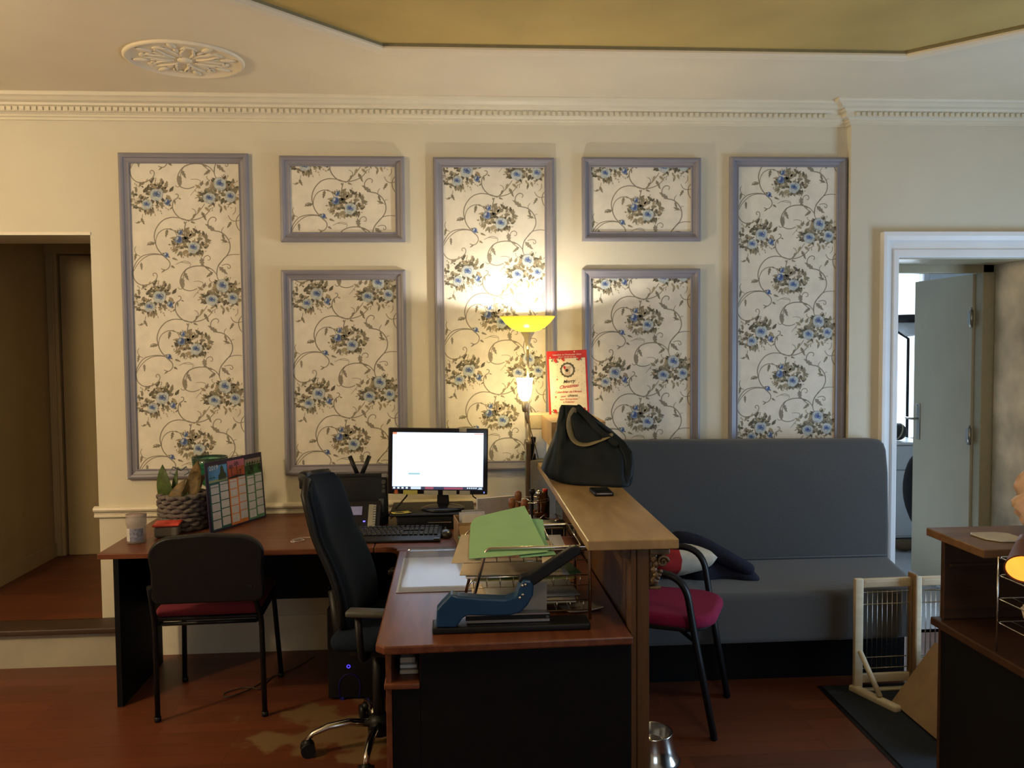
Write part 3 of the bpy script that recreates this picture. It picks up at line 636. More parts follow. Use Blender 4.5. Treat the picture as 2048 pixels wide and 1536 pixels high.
b = MB(); b.prism([(x*.96, y*.96) for x, y in seatp], (0, 0, .427), (1, 0, 0), (0, 1, 0), .02); b.build('seat_pan', BLACKP, t, bevel=.006)
b = MB(); b.rbox((-.145, -.215, .53), (-.095, .215, .70), .02, 4, rot=Euler((0, -.12, 0))); b.build('backrest', BLACKF, t)
b = MB(); b.tube([(.215, -.232, .39), (.10, -.1, .41), (.10, .1, .41), (.215, .232, .39)], .009); b.build('crossbar', BLACKS, t)
# office chair
t = thing('office_chair', 'high-backed navy office chair on chrome castor base tucked at the side desk', 'office chair', (-.335, -1.12, 0), -.20)
b = MB(); n, k_ = 18, 8
def backpt(u, v):   # u height 0..1, v -1..1
    wd = .190*(1-.12*u**3)-.03*max(0, .25-u)
    z = .50+.58*u; x = -.09-.155*u+.05*math.sin(PI*min(1, u*1.6))*.6
    if u > .9: wd *= math.sqrt(max(0, 1-((u-.9)/.1)**2*.55))
    if u < .08: wd *= .85+.15*u/.08
    return x+.055*v*v, wd*v, z-.0*v
G = {}
for s_ in (0, 1):
    for i in range(n+1):
        for j in range(-k_, k_+1):
            u, v = i/n, j/k_; x, y, z = backpt(u, v); e = (1-abs(v)**4)*(1-abs(2*u-1)**8); th = .012+.045*e**.6
            G[s_, i, j] = b._v((x+(th if s_ else -.012-.006*e), y, z))
for s_ in (0, 1):
    for i in range(n):
        for j in range(-k_, k_):
            f = b.bm.faces.new([G[s_, i, j], G[s_, i+1, j], G[s_, i+1, j+1], G[s_, i, j+1]]); f.smooth = True; f.material_index = 0
for i in range(n):
    for j in (-k_, k_): b.bm.faces.new([G[0, i, j], G[0, i+1, j], G[1, i+1, j], G[1, i, j]]).material_index = 0
for j in range(-k_, k_):
    for i in (0, n): b.bm.faces.new([G[0, i, j], G[0, i, j+1], G[1, i, j+1], G[1, i, j]]).material_index = 0
b.build('backrest', NAVYF, t, bevel=.004)
b = MB()
rg = [V(*backpt(u, v))+V(-.018, 0, 0) for u, v in [(0, k/4) for k in range(-4, 5)]+[(i/12, 1) for i in range(1, 12)]+[(1, k/4) for k in range(4, -5, -1)]+[(i/12, -1) for i in range(11, 0, -1)]]
b.tube(rg, .016, 8, closed=True); b.build('back_shell', BLACKP, t)
b = MB(); b.rbox((-.275, -.03, 1.03), (-.24, .03, 1.10), .01); b.build('lumbar_knob', BLACKP, t)
b = MB(); b.rbox((-.09, -.24, .455), (.34, .24, .525), .032, 5); b.build('seat', NAVYF, t)
b = MB(); b.rbox((-.05, -.12, .40), (.20, .12, .455), .01); b.tube([(-.05, 0, .42), (-.13, 0, .44), (-.15, 0, .62)], .022, 10); b.build('mechanism', BLACKP, t)
for s_ in (-1, 1):
    b = MB(); b.tube(fillet([(.05, s_*.2, .44), (.05, s_*.28, .45), (.04, s_*.285, .62)], .03), .014, 8); ar_ = b.build('armrest', BLACKP, t); b = MB(); b.rbox((.0, s_*.285-.03, .615), (.20, s_*.285+.03, .64), .010, 3); b.build('arm_pad', mat('grey_armrest_plastic', (.055, .055, .052), .5), ar_)
b = MB(); b.cyl((.03, 0, .10), (.03, 0, .41), .024); b.lathe([(.0001, .05), (.045, .05), (.045, .11), (.028, .13), (.0001, .13)], (.03, 0, 0)); b.build('gas_column', BLACKP, t)
CC = V(.03, 0, 0)
for k in range(5):
    a = math.radians([205, 118, 50, -22, -84][k])
    d = V(math.cos(a), math.sin(a), 0); e_ = CC+d*.28
    b = MB(); b.tube([CC+V(0, 0, .095)+d*.03, CC+d*.12+V(0, 0, .11), CC+d*.2+V(0, 0, .105), CC+d*.26+V(0, 0, .085), CC+d*.285+V(0, 0, .062)], [.020, .018, .016, .013, .011], 10, flat=(1, .8)); sp_ = b.build('base_spoke', CHROME, t)
    b = MB(); q = V(-d.y, d.x, 0)
    for s_ in (-1, 1):
        b.cyl(e_+q*s_*.006+V(0, 0, .028), e_+q*s_*.028+V(0, 0, .028), .028, seg=20)
    b.ball(e_+V(0, 0, .045), .022, 10); b.build('caster', BLACKP, sp_)
# computer tower
t = thing('computer_tower', 'black computer tower under the desk with glowing blue ring light', 'computer', (-.45, -.47, 0))
b = MB(); b.rbox((-.12, -.19, .006), (.12, .20, .42), .008); b.build('case', BLACKL, t)
b = MB(); b.rbox((-.122, -.20, .008), (.122, -.188, .418), .005); b.build('front_bezel', BLACKP, t)
BLUE = mat('blue_led', (.02, .02, .1), .4, emit=(.10, .06, 1), es=1.0); BLUED = mat('dim_blue_led', (.005, .005, .03), .4, emit=(.03, .01, .5), es=.035)
pr_ = at(697, 1333, y=-.673)-t.location; 
b = MB(); b.tube([(pr_.x+.007*math.cos(k*PI/8), -.203, pr_.z+.007*math.sin(k*PI/8)) for k in range(16)], .0022, 6, closed=True); b.build('power_light', BLUE, t)
gl_ = [at(px, py, y=-.673)-t.location for px, py in ((680, 1398), (677, 1365), (690, 1348), (710, 1348), (721, 1365), (718, 1398))]
b = MB(); b.tube(fillet([(p.x, -.202, p.z) for p in gl_], .02), .0016, 6); b.rbox((gl_[0].x+.004, -.204, gl_[0].z-.012), (gl_[0].x+.018, -.201, gl_[0].z+.008), .001); b.build('grille_light', BLUED, t)
# cable on the floor
b = MB(); b.tube(smooth3b := [V(x, y, .004) for x, y in smooth([(-.72, -.12), (-.80, -.28), (-.90, -.40), (-.93, -.47), (-.98, -.55), (-1.04, -.60), (-1.06, -.555), (-1.0, -.50), (-.95, -.50), (-.91, -.52), (-.90, -.47), (-.88, -.36)], 6)], .003, 6)
tag(b.build('cable', mat('brown_cable', (.06, .045, .03), .5)), 'thin looped cable on the floor under the left desk', 'cable')
# dog bowl
t = thing('dog_bowl', 'flared stainless steel dog bowl on the floor beside the counter foot', 'bowl', (.745, -1.34, 0))
b = MB(); b.lathe([(.108, .004), (.108, .012), (.104, .016), (.088, .062), (.082, .108), (.084, .113), (.080, .115), (.077, .110), (.073, .07), (.06, .045), (.0001, .042)], seg=48); b.build('bowl', CHROME, t)
b = MB(); b.tube([(.107*math.cos(k*PI/24), .107*math.sin(k*PI/24), .005) for k in range(48)], .005, 8, closed=True); b.build('rubber_ring', BLACKP, t)
# floor mat
t = thing('floor_mat', 'dark grey ribbed doormat on the wood floor near the right desk', 'mat', (2.1, -1.6, 0))
b = MB(); b.prism([(-.41, .872), (.9, .872), (.85, -1.0), (-.475, -1.0)], (0, 0, .004), (1, 0, 0), (0, 1, 0), .007); b.build('mat_pile', MATF, t, bevel=.002)
b = MB(); b.prism([(-.43, .885), (.915, .885), (.865, -1.01), (-.49, -1.01)], (0, 0, .0015), (1, 0, 0), (0, 1, 0), .002); b.build('rubber_border', BLACKP, t)
# pet gate
GA = math.atan2(.10, .42)
t = thing('pet_gate', 'freestanding pine pet gate with wire panels beside the grey bench', 'pet gate', (1.805, -.795, 0), .03)
def gframe(x0, x1, y, z0, z1, nm):
    b = MB(); w_ = .040
    b.rbox((x0, y-.011, z0), (x0+w_, y+.011, z1), .004); b.build('post', PINE, t)
    b = MB(); b.rbox((x1-w_, y-.011, z0), (x1, y+.011, z1), .004); b.build('post', PINE, t)
    b = MB(); b.rbox((x0+w_, y-.010, z1-.042), (x1-w_, y+.010, z1-.002), .004); b.box((x0+w_+.01, y-.0112, z1-.018), (x1-w_-.01, y-.0095, z1-.014)); b.build('rail', PINE, t)
    b = MB(); b.rbox((x0+w_, y-.010, z0+.03), (x1-w_, y+.010, z0+.07), .004); b.build('rail', PINE, t)
    b = MB()
    za, zb = z0+.09, z1-.06
    n = int((x1-x0-2*w_)/.0235)
    for i in range(1, n+1): b.tube([(x0+w_+i*.0235, y, za), (x0+w_+i*.0235, y, zb)], .0013, 6)
    for z in (za+.005, za+.055, zb-.06, zb-.005): b.tube([(x0+w_-.002, y-.002, z), (x1-w_+.002, y-.002, z)], .0022, 6)
    b.build('wire_panel', STEEL, t)
gframe(0, .62, 0, .015, .525, 'a'); gframe(.262, .92, -.026, .015, .532, 'b')
b = MB(); b.rbox((.262, -.045, .012), (.279, .016, .545), .006); b.build('slider_bracket', mat('amber_pine', (.30, .18, .08), .5), t)
b = MB(); b.rbox((0, -.013, 0), (.62, .013, .016), .004); b.build('bottom_rail', PINE, t)
b = MB(); b.M = Matrix.Rotation(-.55, 4, 'Z') @ Matrix.Identity(4)
b.M = Matrix.Rotation(.30, 4, 'Z'); b.rbox((-.012, -.25, .0), (.03, .02, .032), .010); b.build('foot', PINE, t)
b = MB(); b.M = Matrix.Rotation(.30, 4, 'Z'); b.tube([(.008, -.03, .20), (.008, -.15, .036)], .013, 8, flat=(1, .8)); b.build('brace', PINE, t)
# cardboard box with hanging flap
t = thing('cardboard_box', 'tan cardboard box with a slanting flap on the doormat by the dark desk', 'box', (2.3, -1.15, .0085))
b = MB(); b.box((-.155, -.26, 0), (.2, .26, .236)); b.build('body', CARD, t, bevel=.002)
b = MB(); th = .006
A = V(-.385, .21, .004); B_ = V(-.395, -.30, .004); C_ = V(-.162, -.26, .246); D_ = V(-.162, .262, .242)
nrm = (B_-A).cross(D_-A).normalized()*th
vs = [b._v(p) for p in (A, B_, C_, D_)]+[b._v(p+nrm) for p in (A, B_, C_, D_)]
for q in ((0, 1, 2, 3), (4, 5, 6, 7), (0, 1, 5, 4), (1, 2, 6, 5), (2, 3, 7, 6), (3, 0, 4, 7)): b.bm.faces.new([vs[i] for i in q])
b.build('flap', CARD, t)
# ================================================================ floor lamp
BRZ = mat('brushed_nickel_lamp', (.38, .34, .26), .35, .6, var=.05)
LX, LY = .374, -.30
t = thing('floor_lamp', 'tall uplighter floor lamp with amber bowl and glowing reading arm before the centre panel', 'floor lamp', (LX, LY, 0))
b = MB(); b.lathe([(.0001, 0), (.13, 0), (.13, .012), (.115, .024), (.02, .03), (.0001, .03)], seg=40); b.build('base', BRZ, t)
b = MB(); b.lathe([(.0001, .03), (.0125, .03), (.0125, 1.10), (.0165, 1.101), (.0165, 1.125), (.0125, 1.126), (.011, 1.20), (.007, 1.22), (.006, 1.45), (.0065, 1.575), (.0001, 1.575)], seg=20); b.build('pole', BRZ, t)
b = MB(); b.lathe([(.0001, 1.57), (.008, 1.57), (.012, 1.60), (.020, 1.63), (.034, 1.652), (.034, 1.655), (.0001, 1.655)], seg=28); b.build('bowl_holder', BRZ, t)
BOWLM = bpy.data.materials.new('amber_frosted_glass'); BOWLM.use_nodes = True; nt = BOWLM.node_tree; nt.nodes.clear()
o_ = nt.nodes.new('ShaderNodeOutputMaterial'); tr = nt.nodes.new('ShaderNodeBsdfTranslucent'); df = nt.nodes.new('ShaderNodeBsdfDiffuse'); gl = nt.nodes.new('ShaderNodeBsdfGlossy'); mx = nt.nodes.new('ShaderNodeMixShader'); m2 = nt.nodes.new('ShaderNodeMixShader')
tr.inputs[0].default_value = (.98, .84, .20, 1); df.inputs[0].default_value = (.8, .62, .2, 1); gl.inputs['Roughness'].default_value = .2
nz = nt.nodes.new('ShaderNodeTexNoise'); nz.inputs['Scale'].default_value = 30; mp_ = nt.nodes.new('ShaderNodeMapRange'); mp_.inputs[3].default_value = .46; mp_.inputs[4].default_value = .52
nt.links.new(nz.outputs[0], mp_.inputs[0]); nt.links.new(mp_.outputs[0], mx.inputs[0])
nt.links.new(df.outputs[0], mx.inputs[1]); nt.links.new(tr.outputs[0], mx.inputs[2]); m2.inputs[0].default_value = .06
nt.links.new(mx.outputs[0], m2.inputs[1]); nt.links.new(gl.outputs[0], m2.inputs[2]); nt.links.new(m2.outputs[0], o_.inputs[0])
b = MB(); b.lathe([(.034, 1.655), (.060, 1.662), (.088, 1.678), (.112, 1.700), (.130, 1.722), (.137, 1.731), (.133, 1.731), (.108, 1.705), (.085, 1.684), (.058, 1.669), (.034, 1.662)], seg=48); b.build('bowl_shade', BOWLM, t)
BULB = mat('lit_halogen_bulb', (1, .9, .7), .4, emit=(1, .91, .76), es=5200)
b = MB(); b.cyl((0, 0, 1.655), (0, 0, 1.69), .012); b.build('bulb_socket', WHITE_TRIM, t)
b = MB(); b.ball((0, 0, 1.7005), .009, 12, sq=(1, 1, 1.3)); b.build('bulb', BULB, t)
RX = -.018
b = MB(); b.lathe([(.0001, 1.262), (.010, 1.262), (.015, 1.275), (.0165, 1.315), (.012, 1.32), (.0001, 1.32)], (RX, -.02, 0), 20); b.tube(fillet([(0, 0, 1.20), (RX*.6, -.018, 1.225), (RX, -.02, 1.27)], .02), .006); b.build('reading_arm', BRZ, t)
READ = mat('lit_frosted_tulip_glass', (1, .9, .6), .4, emit=(1, .74, .30), es=62)
b = MB(); b.lathe([(.012, 1.32), (.022, 1.328), (.031, 1.348), (.035, 1.375), (.036, 1.40), (.041, 1.428), (.038, 1.428), (.032, 1.40), (.030, 1.375), (.026, 1.35), (.012, 1.328)], (RX, -.02, 0), 28); b.build('reading_shade', READ, t)
b = MB(); b.lathe([(.0001, 1.335), (.012, 1.345), (.017, 1.37), (.012, 1.395), (.0001, 1.403)], (RX, -.02, 0), 16); b.build('reading_bulb', mat('lit_yellow_bulb', (1, .9, .6), .4, emit=(1, .78, .36), es=150), t)
b = MB(); b.tube([(V(x-LX, y-LY, z)) for x, y, z in [(.377, -.31, 1.20), (.392, -.33, 1.14), (.408, -.34, 1.08), (.418, -.335, 1.035)]], .0022, 6); b.build('cord', mat('dark_lamp_cord', (.05, .045, .035), .5), t)
# ================================================================ monitor and things on the back desk
MX, MY = -.07, -.40
t = thing('monitor_stand', 'flat black box under the monitor on the back desk', 'stand', (-.10, -.40, DZ+.001))
b = MB(); b.rbox((-.165, -.11, 0), (.150, .18, .065), .006); b.build('body', BLACKP, t)
b = MB(); b.rbox((-.02, -.113, .03), (.09, -.109, .036), .001); b.build('slot_trim', STEEL, t)
b = MB(); b.rbox((-.20, -.12, .065), (.20, .20, .075), .005); b.build('lid', BLACKP, t)
MZ = DZ+.078
t = thing('monitor', 'black flat monitor with glowing white screen and sticky notes on the bezel', 'monitor', (MX, MY, MZ), -.045)
GB = mat('gloss_black_bezel', (.008, .008, .012), .22, var=.05)
b = MB(); b.lathe([(.0001, 0), (.105, 0), (.105, .006), (.085, .014), (.03, .024), (.0001, .024)], (.02, 0, 0), 40, sq=(1, .85)); b.build('base', GB, t)
b = MB(); b.prism([(-.028, .018), (.032, .018), (.026, .11), (-.024, .11)], (.018, .02, 0), (1, 0, 0), (0, 0, 1), .02); b.build('neck', GB, t, bevel=.003)
tl = Euler((-.03, 0, 0)).to_matrix().to_4x4(); BASE = Matrix.Translation((0, -.01, .232)) @ tl @ Matrix.Rotation(.022, 4, 'Y')
b = MB(); b.M = BASE; b.rbox((-.238, -.012, -.158), (.238, .02, .158), .006); b.rbox((-.15, .018, -.10), (.15, .045, .10), .015); case_ = b.build('casing', GB, t)
SW = bpy.data.materials.new('lit_screen_white'); SW.use_nodes = True; nb = SW.node_tree.nodes['Principled BSDF']; nb.inputs['Base Color'].default_value = (.02, .02, .02, 1); nb.inputs['Roughness'].default_value = .3
nn = SW.node_tree.nodes.new('ShaderNodeTexNoise'); nn.inputs['Scale'].default_value = 6; rr_ = SW.node_tree.nodes.new('ShaderNodeValToRGB'); rr_.color_ramp.elements[0].color = (.58, .74, 1, 1); rr_.color_ramp.elements[1].color = (.66, .80, 1, 1)
SW.node_tree.links.new(nn.outputs[0], rr_.inputs[0]); SW.node_tree.links.new(rr_.outputs[0], nb.inputs['Emission Color']); nb.inputs['Emission Strength'].default_value = 2.0
def em(name, c, s_): return mat(name, (.02, .02, .02), .4, var=0, emit=c, es=s_)
SCR = [SW, em('screen_taskbar', (.05, .06, .12), .8), em('screen_pale_line', (.62, .76, .9), 1.15), em('screen_orange', (1, .35, .18), .9), em('screen_icons', (.7, .9, 1), 1.3), em('screen_magenta', (.5, .12, .2), .7), em('screen_teal', (.35, .62, .70), 1.1)]
b = MB(); b.M = BASE
def q2(x0, x1, z0, z1, mi, y=-.0128): b.face([(x0, y, z0), (x1, y, z0), (x1, y, z1), (x0, y, z1)], mi)
q2(-.216, .216, -.135, .137, 0)
y1 = -.0131
q2(-.216, .216, -.135, -.121, 1, y1)
for k, c in enumerate((4, 4, 4, 4)): q2(-.212+.020*k, -.202+.020*k, -.132, -.124, 4, -.0134)
q2(-.128, -.08, -.134, -.122, 2, -.0133); q2(-.06, -.02, -.134, -.122, 5, -.0133); q2(.03, .12, -.134, -.124, 5, -.0133)
for k in range(5): q2(.140+.010*k, .146+.010*k, -.130, -.125, 4, -.0134)
q2(.196, .211, -.129, -.126, 4, -.0134); q2(.192, .212, -.133, -.131, 4, -.0134)
q2(-.216, -.196, .128, .137, 3, y1); q2(.170, .216, .131, .135, 3, y1)
for k in range(34):
    z = .118-.0072*k; q2(-.212, -.150, z, z+.0012, 2, y1)
q2(-.14, -.085, -.064, -.056, 6, y1)
b.build('screen', SCR, case_)
b = MB(); b.M = BASE; b.rbox((.220, -.0132, -.151), (.2235, -.0118, -.144), .0005); b.build('power_light', mat('monitor_blue_led', (.1, .1, .3), .4, emit=(.1, .12, 1), es=5), case_)
for x0, x1, c, nm in ((-.164, -.096, (.40, .38, .10), 'yellow'), (-.065, .002, (.33, .32, .27), 'cream'), (.025, .090, (.33, .32, .27), 'cream'), (.105, .155, (.33, .32, .27), 'cream')):
    b = MB(); b.M = BASE; b.box((x0, -.0135, -.160), (x1, -.0128, -.139)); o_ = b.build('sticky_note', mat(nm+'_note_paper', c, .85), case_); o_['label'] = nm+' paper strip stuck on bezel'
b = MB(); b.M = BASE; b.box((.10, -.0135, .141), (.135, -.0128, .160)); b.build('sticky_note', mat('cream_note_paper', (.33, .32, .27), .85), case_)
b = MB(); b.M = BASE; b.prism([(-.205, -.138), (-.19, -.138), (-.19, -.150), (-.184, -.150), (-.1975, -.158), (-.211, -.150), (-.205, -.150)], (0, -.0132, 0), (1, 0, 0), (0, 0, 1), .0006); b.build('arrow_sticker', mat('orange_sticker', (.45, .10, .03), .7), case_)
b = MB(); b.tube([(x, y, z) for x, y, z in [(-.15, .02, .09), (-.155, .03, .06), (-.19, .02, .02), (-.24, .03, -.03), (-.28, .02, -.055)]], .004, 8)
o_ = b.build('cable', BLACKP, t)
b = MB(); b.tube([(.155, .02, .085), (.165, .04, .05), (.20, .06, .02)], .003, 8); b.build('cable', BLACKP, t)
# yellow note under monitor
b = MB(); b.sheet((-.245, -.475, DZ+.0775), .085, .06, .3, curl=.003)
tag(b.build('notepad', mat('yellow_note_pad', (.45, .38, .06), .8)), 'yellow paper note lying left of the monitor foot', 'note')
# scanner / phone
t = thing('document_scanner', 'upright black document scanner with V-shaped paper guides, left of the monitor', 'scanner', (-.455, -.33, DZ))
b = MB(); b.M = Matrix.Rotation(-.10, 4, 'X'); b.rbox((-.137, -.035, .0), (.137, .035, .225), .008); b.rbox((-.110, -.02, .222), (.115, .02, .243), .004); b.build('body', BLACKP, t)
for s_ in (-1, 1):
    b = MB(); b.tube([(s_*.010, .03, .235), (s_*.048, .045, .325)], .0105, 8, flat=(1, .45)); b.build('paper_guide', BLACKP, t)
GRB = mat('grey_button', (.06, .06, .058), .4)
for z, r_ in ((.205, .011), (.183, .007), (.161, .010)):
    b = MB(); y0 = -.036+z*.1; b.cyl((.119, y0, z), (.119, y0-.004, z), r_, seg=20); b.build('button', GRB, t)
b = MB(); b.rbox((.095, -.034, .06), (.12, -.0285, .125), .001); b.build('side_label', GRB, t)
b = MB(); b.box((.110, -.016, .227), (.135, -.006, .243)); b.build('paper_tab', mat('grey_tab', (.25, .25, .25), .7), t)
t = thing('desk_phone', 'black desk telephone with lilac display and pale key labels before the scanner', 'telephone', (-.475, -.452, DZ))
TL = Matrix.Rotation(-.85, 4, 'X')
b = MB(); b.prism([(0, 0), (.16, 0), (.16, .105), (.13, .125), (0, .012)], (-.13, -.08, .0), (0, 1, 0), (0, 0, 1), .26); b.M = Matrix(); 
b.build('base', BLACKP, t, bevel=.005)
def ph(u, v, h=.0): # slanted face coordinates: u across, v up the slope
    return V(u-.13+.0, -.08+v*math.cos(.716)+0, .012+v*math.sin(.716)+h)
t.location.x = -.345-.13+.13
b = MB()
def slab(b, u0, u1, v0, v1, h=.003, mi=0):
    n_ = V(0, -math.sin(.716), math.cos(.716))*h; P_ = [ph(u0, v0), ph(u1, v0), ph(u1, v1), ph(u0, v1)]; P_ = [p+V(-.13, 0, 0) for p in P_]
    vs = [b._v(p+n_*.4) for p in P_]+[b._v(p+n_*1.4) for p in P_]
    for q in ((0, 1, 2, 3), (4, 5, 6, 7), (0, 1, 5, 4), (1, 2, 6, 5), (2, 3, 7, 6), (3, 0, 4, 7)): b.bm.faces.new([vs[i] for i in q]).material_index = mi
slab(b, .105, .175, .085, .135); b.build('display', mat('lilac_lcd', (.18, .18, .28), .3, emit=(.3, .3, .6), es=.10), t)
b = MB(); slab(b, .205, .228, .01, .145)
b.build('key_label_strip', mat('pale_key_strip', (.25, .24, .19), .7), t)
for k in range(9):
    b = MB(); slab(b, .229, .240, .014+.0145*k, .024+.0145*k, .005); b.build('key', mat('pale_key', (.28, .27, .24), .6), t)
b = MB(); slab(b, .183, .193, .045, .05); b.build('indicator_light', mat('phone_blue_led', (.1, .1, .3), .4, emit=(.12, .1, 1), es=3), t)
b = MB(); b.tube([ph(.03, .02, .03)+V(-.13, 0, 0), ph(.03, .08, .045)+V(-.13, 0, 0), ph(.03, .145, .03)+V(-.13, 0, 0)], .02, 10, flat=(1.1, .7)); b.build('handset', BLACKP, t)
b = MB(); b.tube([(-.50, -.50, DZ+.035), (-.40, -.44, DZ+.078)], [.0045, .002], 6)
# keyboard
t = thing('keyboard', 'black full-size computer keyboard on the back desk below the monitor', 'keyboard', (-.29, -.645, DZ+.001), -.03)
b = MB(); b.prism([(0, 0), (.215, 0), (.215, .026), (.05, .018), (0, .010)], (.235, -.115, 0), (0, 1, 0), (0, 0, 1), .001); b.bm.clear()
b.prism([(-.115, 0), (.10, 0), (.10, .028), (-.04, .019), (-.115, .010)], (0, 0, 0), (0, 1, 0), (0, 0, 1), .47)
b.build('body', BLACKP, t, bevel=.005, seg=3)
KEY = mat('dark_key_cap', (.022, .023, .026), .38, var=.1)
keys = []
for r_ in range(6):
    y = .083-.0235*r_-(.004 if r_ else -.003)
    for c in range(21):
        x = -.222+.0212*c+(.006*(r_ % 3) if c < 14 else 0)
        if c in (14, 18) : x += 0
        if 13.5 < c < 17.5 and r_ == 3: continue
        keys.append((x+(.004 if c > 13 else 0)+(.004 if c > 16 else 0), y, .0092))
keys = [(x, y, h) for x, y, h in keys if x < .222]
kz = lambda y: .019+(y+.04)/.14*.009
kb = MB(); kb.rbox((-.0088, -.0095, 0), (.0088, .0095, .006), .002, 1); k0 = kb.build('key', KEY, t)
keys_sorted = sorted(keys, key=lambda k: k[1])
first = keys_sorted[:100]; rest = keys_sorted[100:]
k0.location = (first[0][0], first[0][1], kz(first[0][1]))
for x, y, h in first[1:]:
    c = k0.copy(); COL.objects.link(c); c.parent = t; c.location = (x, y, kz(y))
if rest:
    kb = MB()
    for x, y, h in rest: kb.rbox((x-.0088, y-.0095, kz(y)), (x+.0088, y+.0095, kz(y)+.006), .002, 1)
    o_ = kb.build('key_row', KEY, t); o_['kind'] = 'stuff'
b = MB(); b.rbox((.205, -.112, .010), (.232, -.06, .0165), .003); b.build('shiny_edge', mat('steel_blue_trim', (.10, .14, .19), .25, .6), t)
t = thing('computer_mouse', 'small black computer mouse right of the keyboard', 'mouse', (-.035, -.66, DZ+.001), .1)
b = MB(); b.ball((0, 0, .008), .03, 20, sq=(.95, 1.6, .9)); bmesh.ops.bisect_plane(b.bm, geom=b.bm.verts[:]+b.bm.edges[:]+b.bm.faces[:], plane_co=(0, 0, 0), plane_no=(0, 0, -1), clear_outer=True); b.build('shell', mat('glossy_dark_plastic', (.03, .027, .026), .2), t)
b = MB(); b.M = Matrix.Translation((0, .025, .032)); b.tube([(-.003, 0, 0), (.003, 0, 0)], .006, 12); b.build('scroll_wheel', GRB, t)
# earphone cable
b = MB(); b.tube([V(x, y, DZ+.0025) for x, y in smooth([(-.62, -.63), (-.68, -.62), (-.715, -.66), (-.70, -.695), (-.665, -.675), (-.685, -.645), (-.72, -.69), (-.70, -.71)], 5)], .0017, 6)
tag(b.build('earphone_cable', mat('white_cable', (.5, .48, .45), .5)), 'thin white cable curled on the desk left of the office chair', 'cable')
b = MB(); b.tube([V(-.33, -.34, DZ+.02), V(-.30, -.30, DZ+.05), V(-.27, -.33, DZ+.03), V(-.25, -.27, DZ+.07)], .0035, 8); b.tube([V(-.31, -.28, DZ+.01), V(-.285, -.33, DZ+.04), V(-.26, -.36, DZ+.012)], .003, 8)
tag(b.build('cables', BLACKP), 'tangled black cables between the telephone and the monitor stand', 'cable')
# ---- calendar
P0, P1 = at(421, 1069, z=DZ), at(533, 1034, z=DZ)
ax = (P1-P0); W_ = ax.length; ax.normalize(); up = V(0, 0, 1); nrm = V(ax.y, -ax.x, 0)
lean = (up*1.0-nrm*.10).normalized(); HC = at(418, 926, x=P0.x).z-DZ
rz_ = math.atan2(ax.y, ax.x)
t = thing('wall_calendar', 'purple-edged 2019 year calendar board standing at the left of the back desk', 'calendar', P0+V(0, 0, .001), rz_)
b = MB(); LT = Matrix.Rotation(-.07, 4, 'X'); b.M = LT; b.box((0, 0, 0), (W_, .006, HC)); b.build('board', mat('deep_purple_card', (.018, .012, .045), .5), t, bevel=.002)
CALM = [mat('cal_sky_blue', (.06, .22, .50), .6, var=.3, scale=9), mat('cal_teal', (.01, .10, .12), .6), mat('cal_orange', (.60, .20, .05), .6), mat('cal_green', (.07, .20, .12), .6), mat('cal_white', (.50, .52, .60), .6), mat('cal_rock', (.03, .05, .035), .7), mat('cal_sunset_red', (.48, .10, .05), .6, var=.5, scale=7), mat('cal_pink', (.42, .13, .22), .6), mat('cal_jungle', (.02, .085, .03), .7, var=.7, scale=25), mat('cal_sand', (.25, .33, .20), .6), mat('cal_silhouette', (.02, .01, .02), .7), mat('cal_cloud', (.28, .22, .20), .7)]
b = MB(); b.M = LT
def cq(u0, u1, v0, v1, mi, l=1): b.face([(u0*W_, -.0004*l, v0*HC), (u1*W_, -.0004*l, v0*HC), (u1*W_, -.0004*l, v1*HC), (u0*W_, -.0004*l, v1*HC)], mi)
def cp(pts, mi, l=2): b.face([(u*W_, -.0004*l, v*HC) for u, v in pts], mi)
cols = [(.04, .355, 1), (.365, .665, 2), (.675, .97, 3)]
for u0, u1, mi in cols: cq(u0, u1, .03, .70, mi)
cq(.04, .355, .70, .93, 0); cq(.04, .355, .70, .735, 9, 2); cq(.365, .665, .70, .86, 6); cq(.365, .665, .86, .96, 7); cq(.675, .97, .70, .84, 8); cq(.675, .97, .84, .93, 11, 1)
cp([(.20, .715), (.34, .715), (.335, .79), (.31, .82), (.29, .90), (.265, .925), (.245, .90), (.235, .82), (.205, .78)], 5); cp([(.04, .76), (.16, .76), (.13, .785), (.10, .77), (.07, .785)], 1, 2)
for cx, cy, r_ in ((.425, .87, .05), (.52, .90, .055), (.585, .80, .025)):
    for k in range(7):
        a = k*2*PI/7+.3; cp([(cx, cy), (cx+r_*math.cos(a-.25)*.8, cy+r_*math.sin(a-.25)*.6), (cx+r_*math.cos(a), cy+r_*math.sin(a)*.75), (cx+r_*math.cos(a+.25)*.6, cy+r_*math.sin(a+.25)*.5)], 10, 3)
    cp([(cx-.004, cy), (cx+.004, cy), (cx+.016, cy-.14), (cx+.006, cy-.14)], 10, 2)
cp([(.365, .70), (.665, .70), (.665, .72), (.5, .74), (.365, .715)], 10, 2)
for k in range(6): cp([(.69+.05*k, .855), (.715+.05*k, .90), (.745+.045*k, .86), (.72+.04*k, .835)], 8, 2)
rows = [(.655, .70), (.555, .66), (.435, .555), (.315, .435), (.195, .315), (.065, .195)]
for ci, (u0, u1, mi) in enumerate(cols):
    hw = (u1-u0)/2
    for h_ in (0, 1):
        a_, b_ = u0+h_*hw+.020, u0+(h_+1)*hw-.004
        off = [.0, .02, .012][ci]+(.02 if h_ else 0)
        for v0, v1 in rows:
            cq(a_, b_, v0+off-.02, v1+off-.034, 4, 2)
TX = MB
b.text('2019', (.055*W_, -.0014, .875*HC), (1, 0, 0), (0, 0, 1), .032, mi=4, th=.0002, align='LEFT')
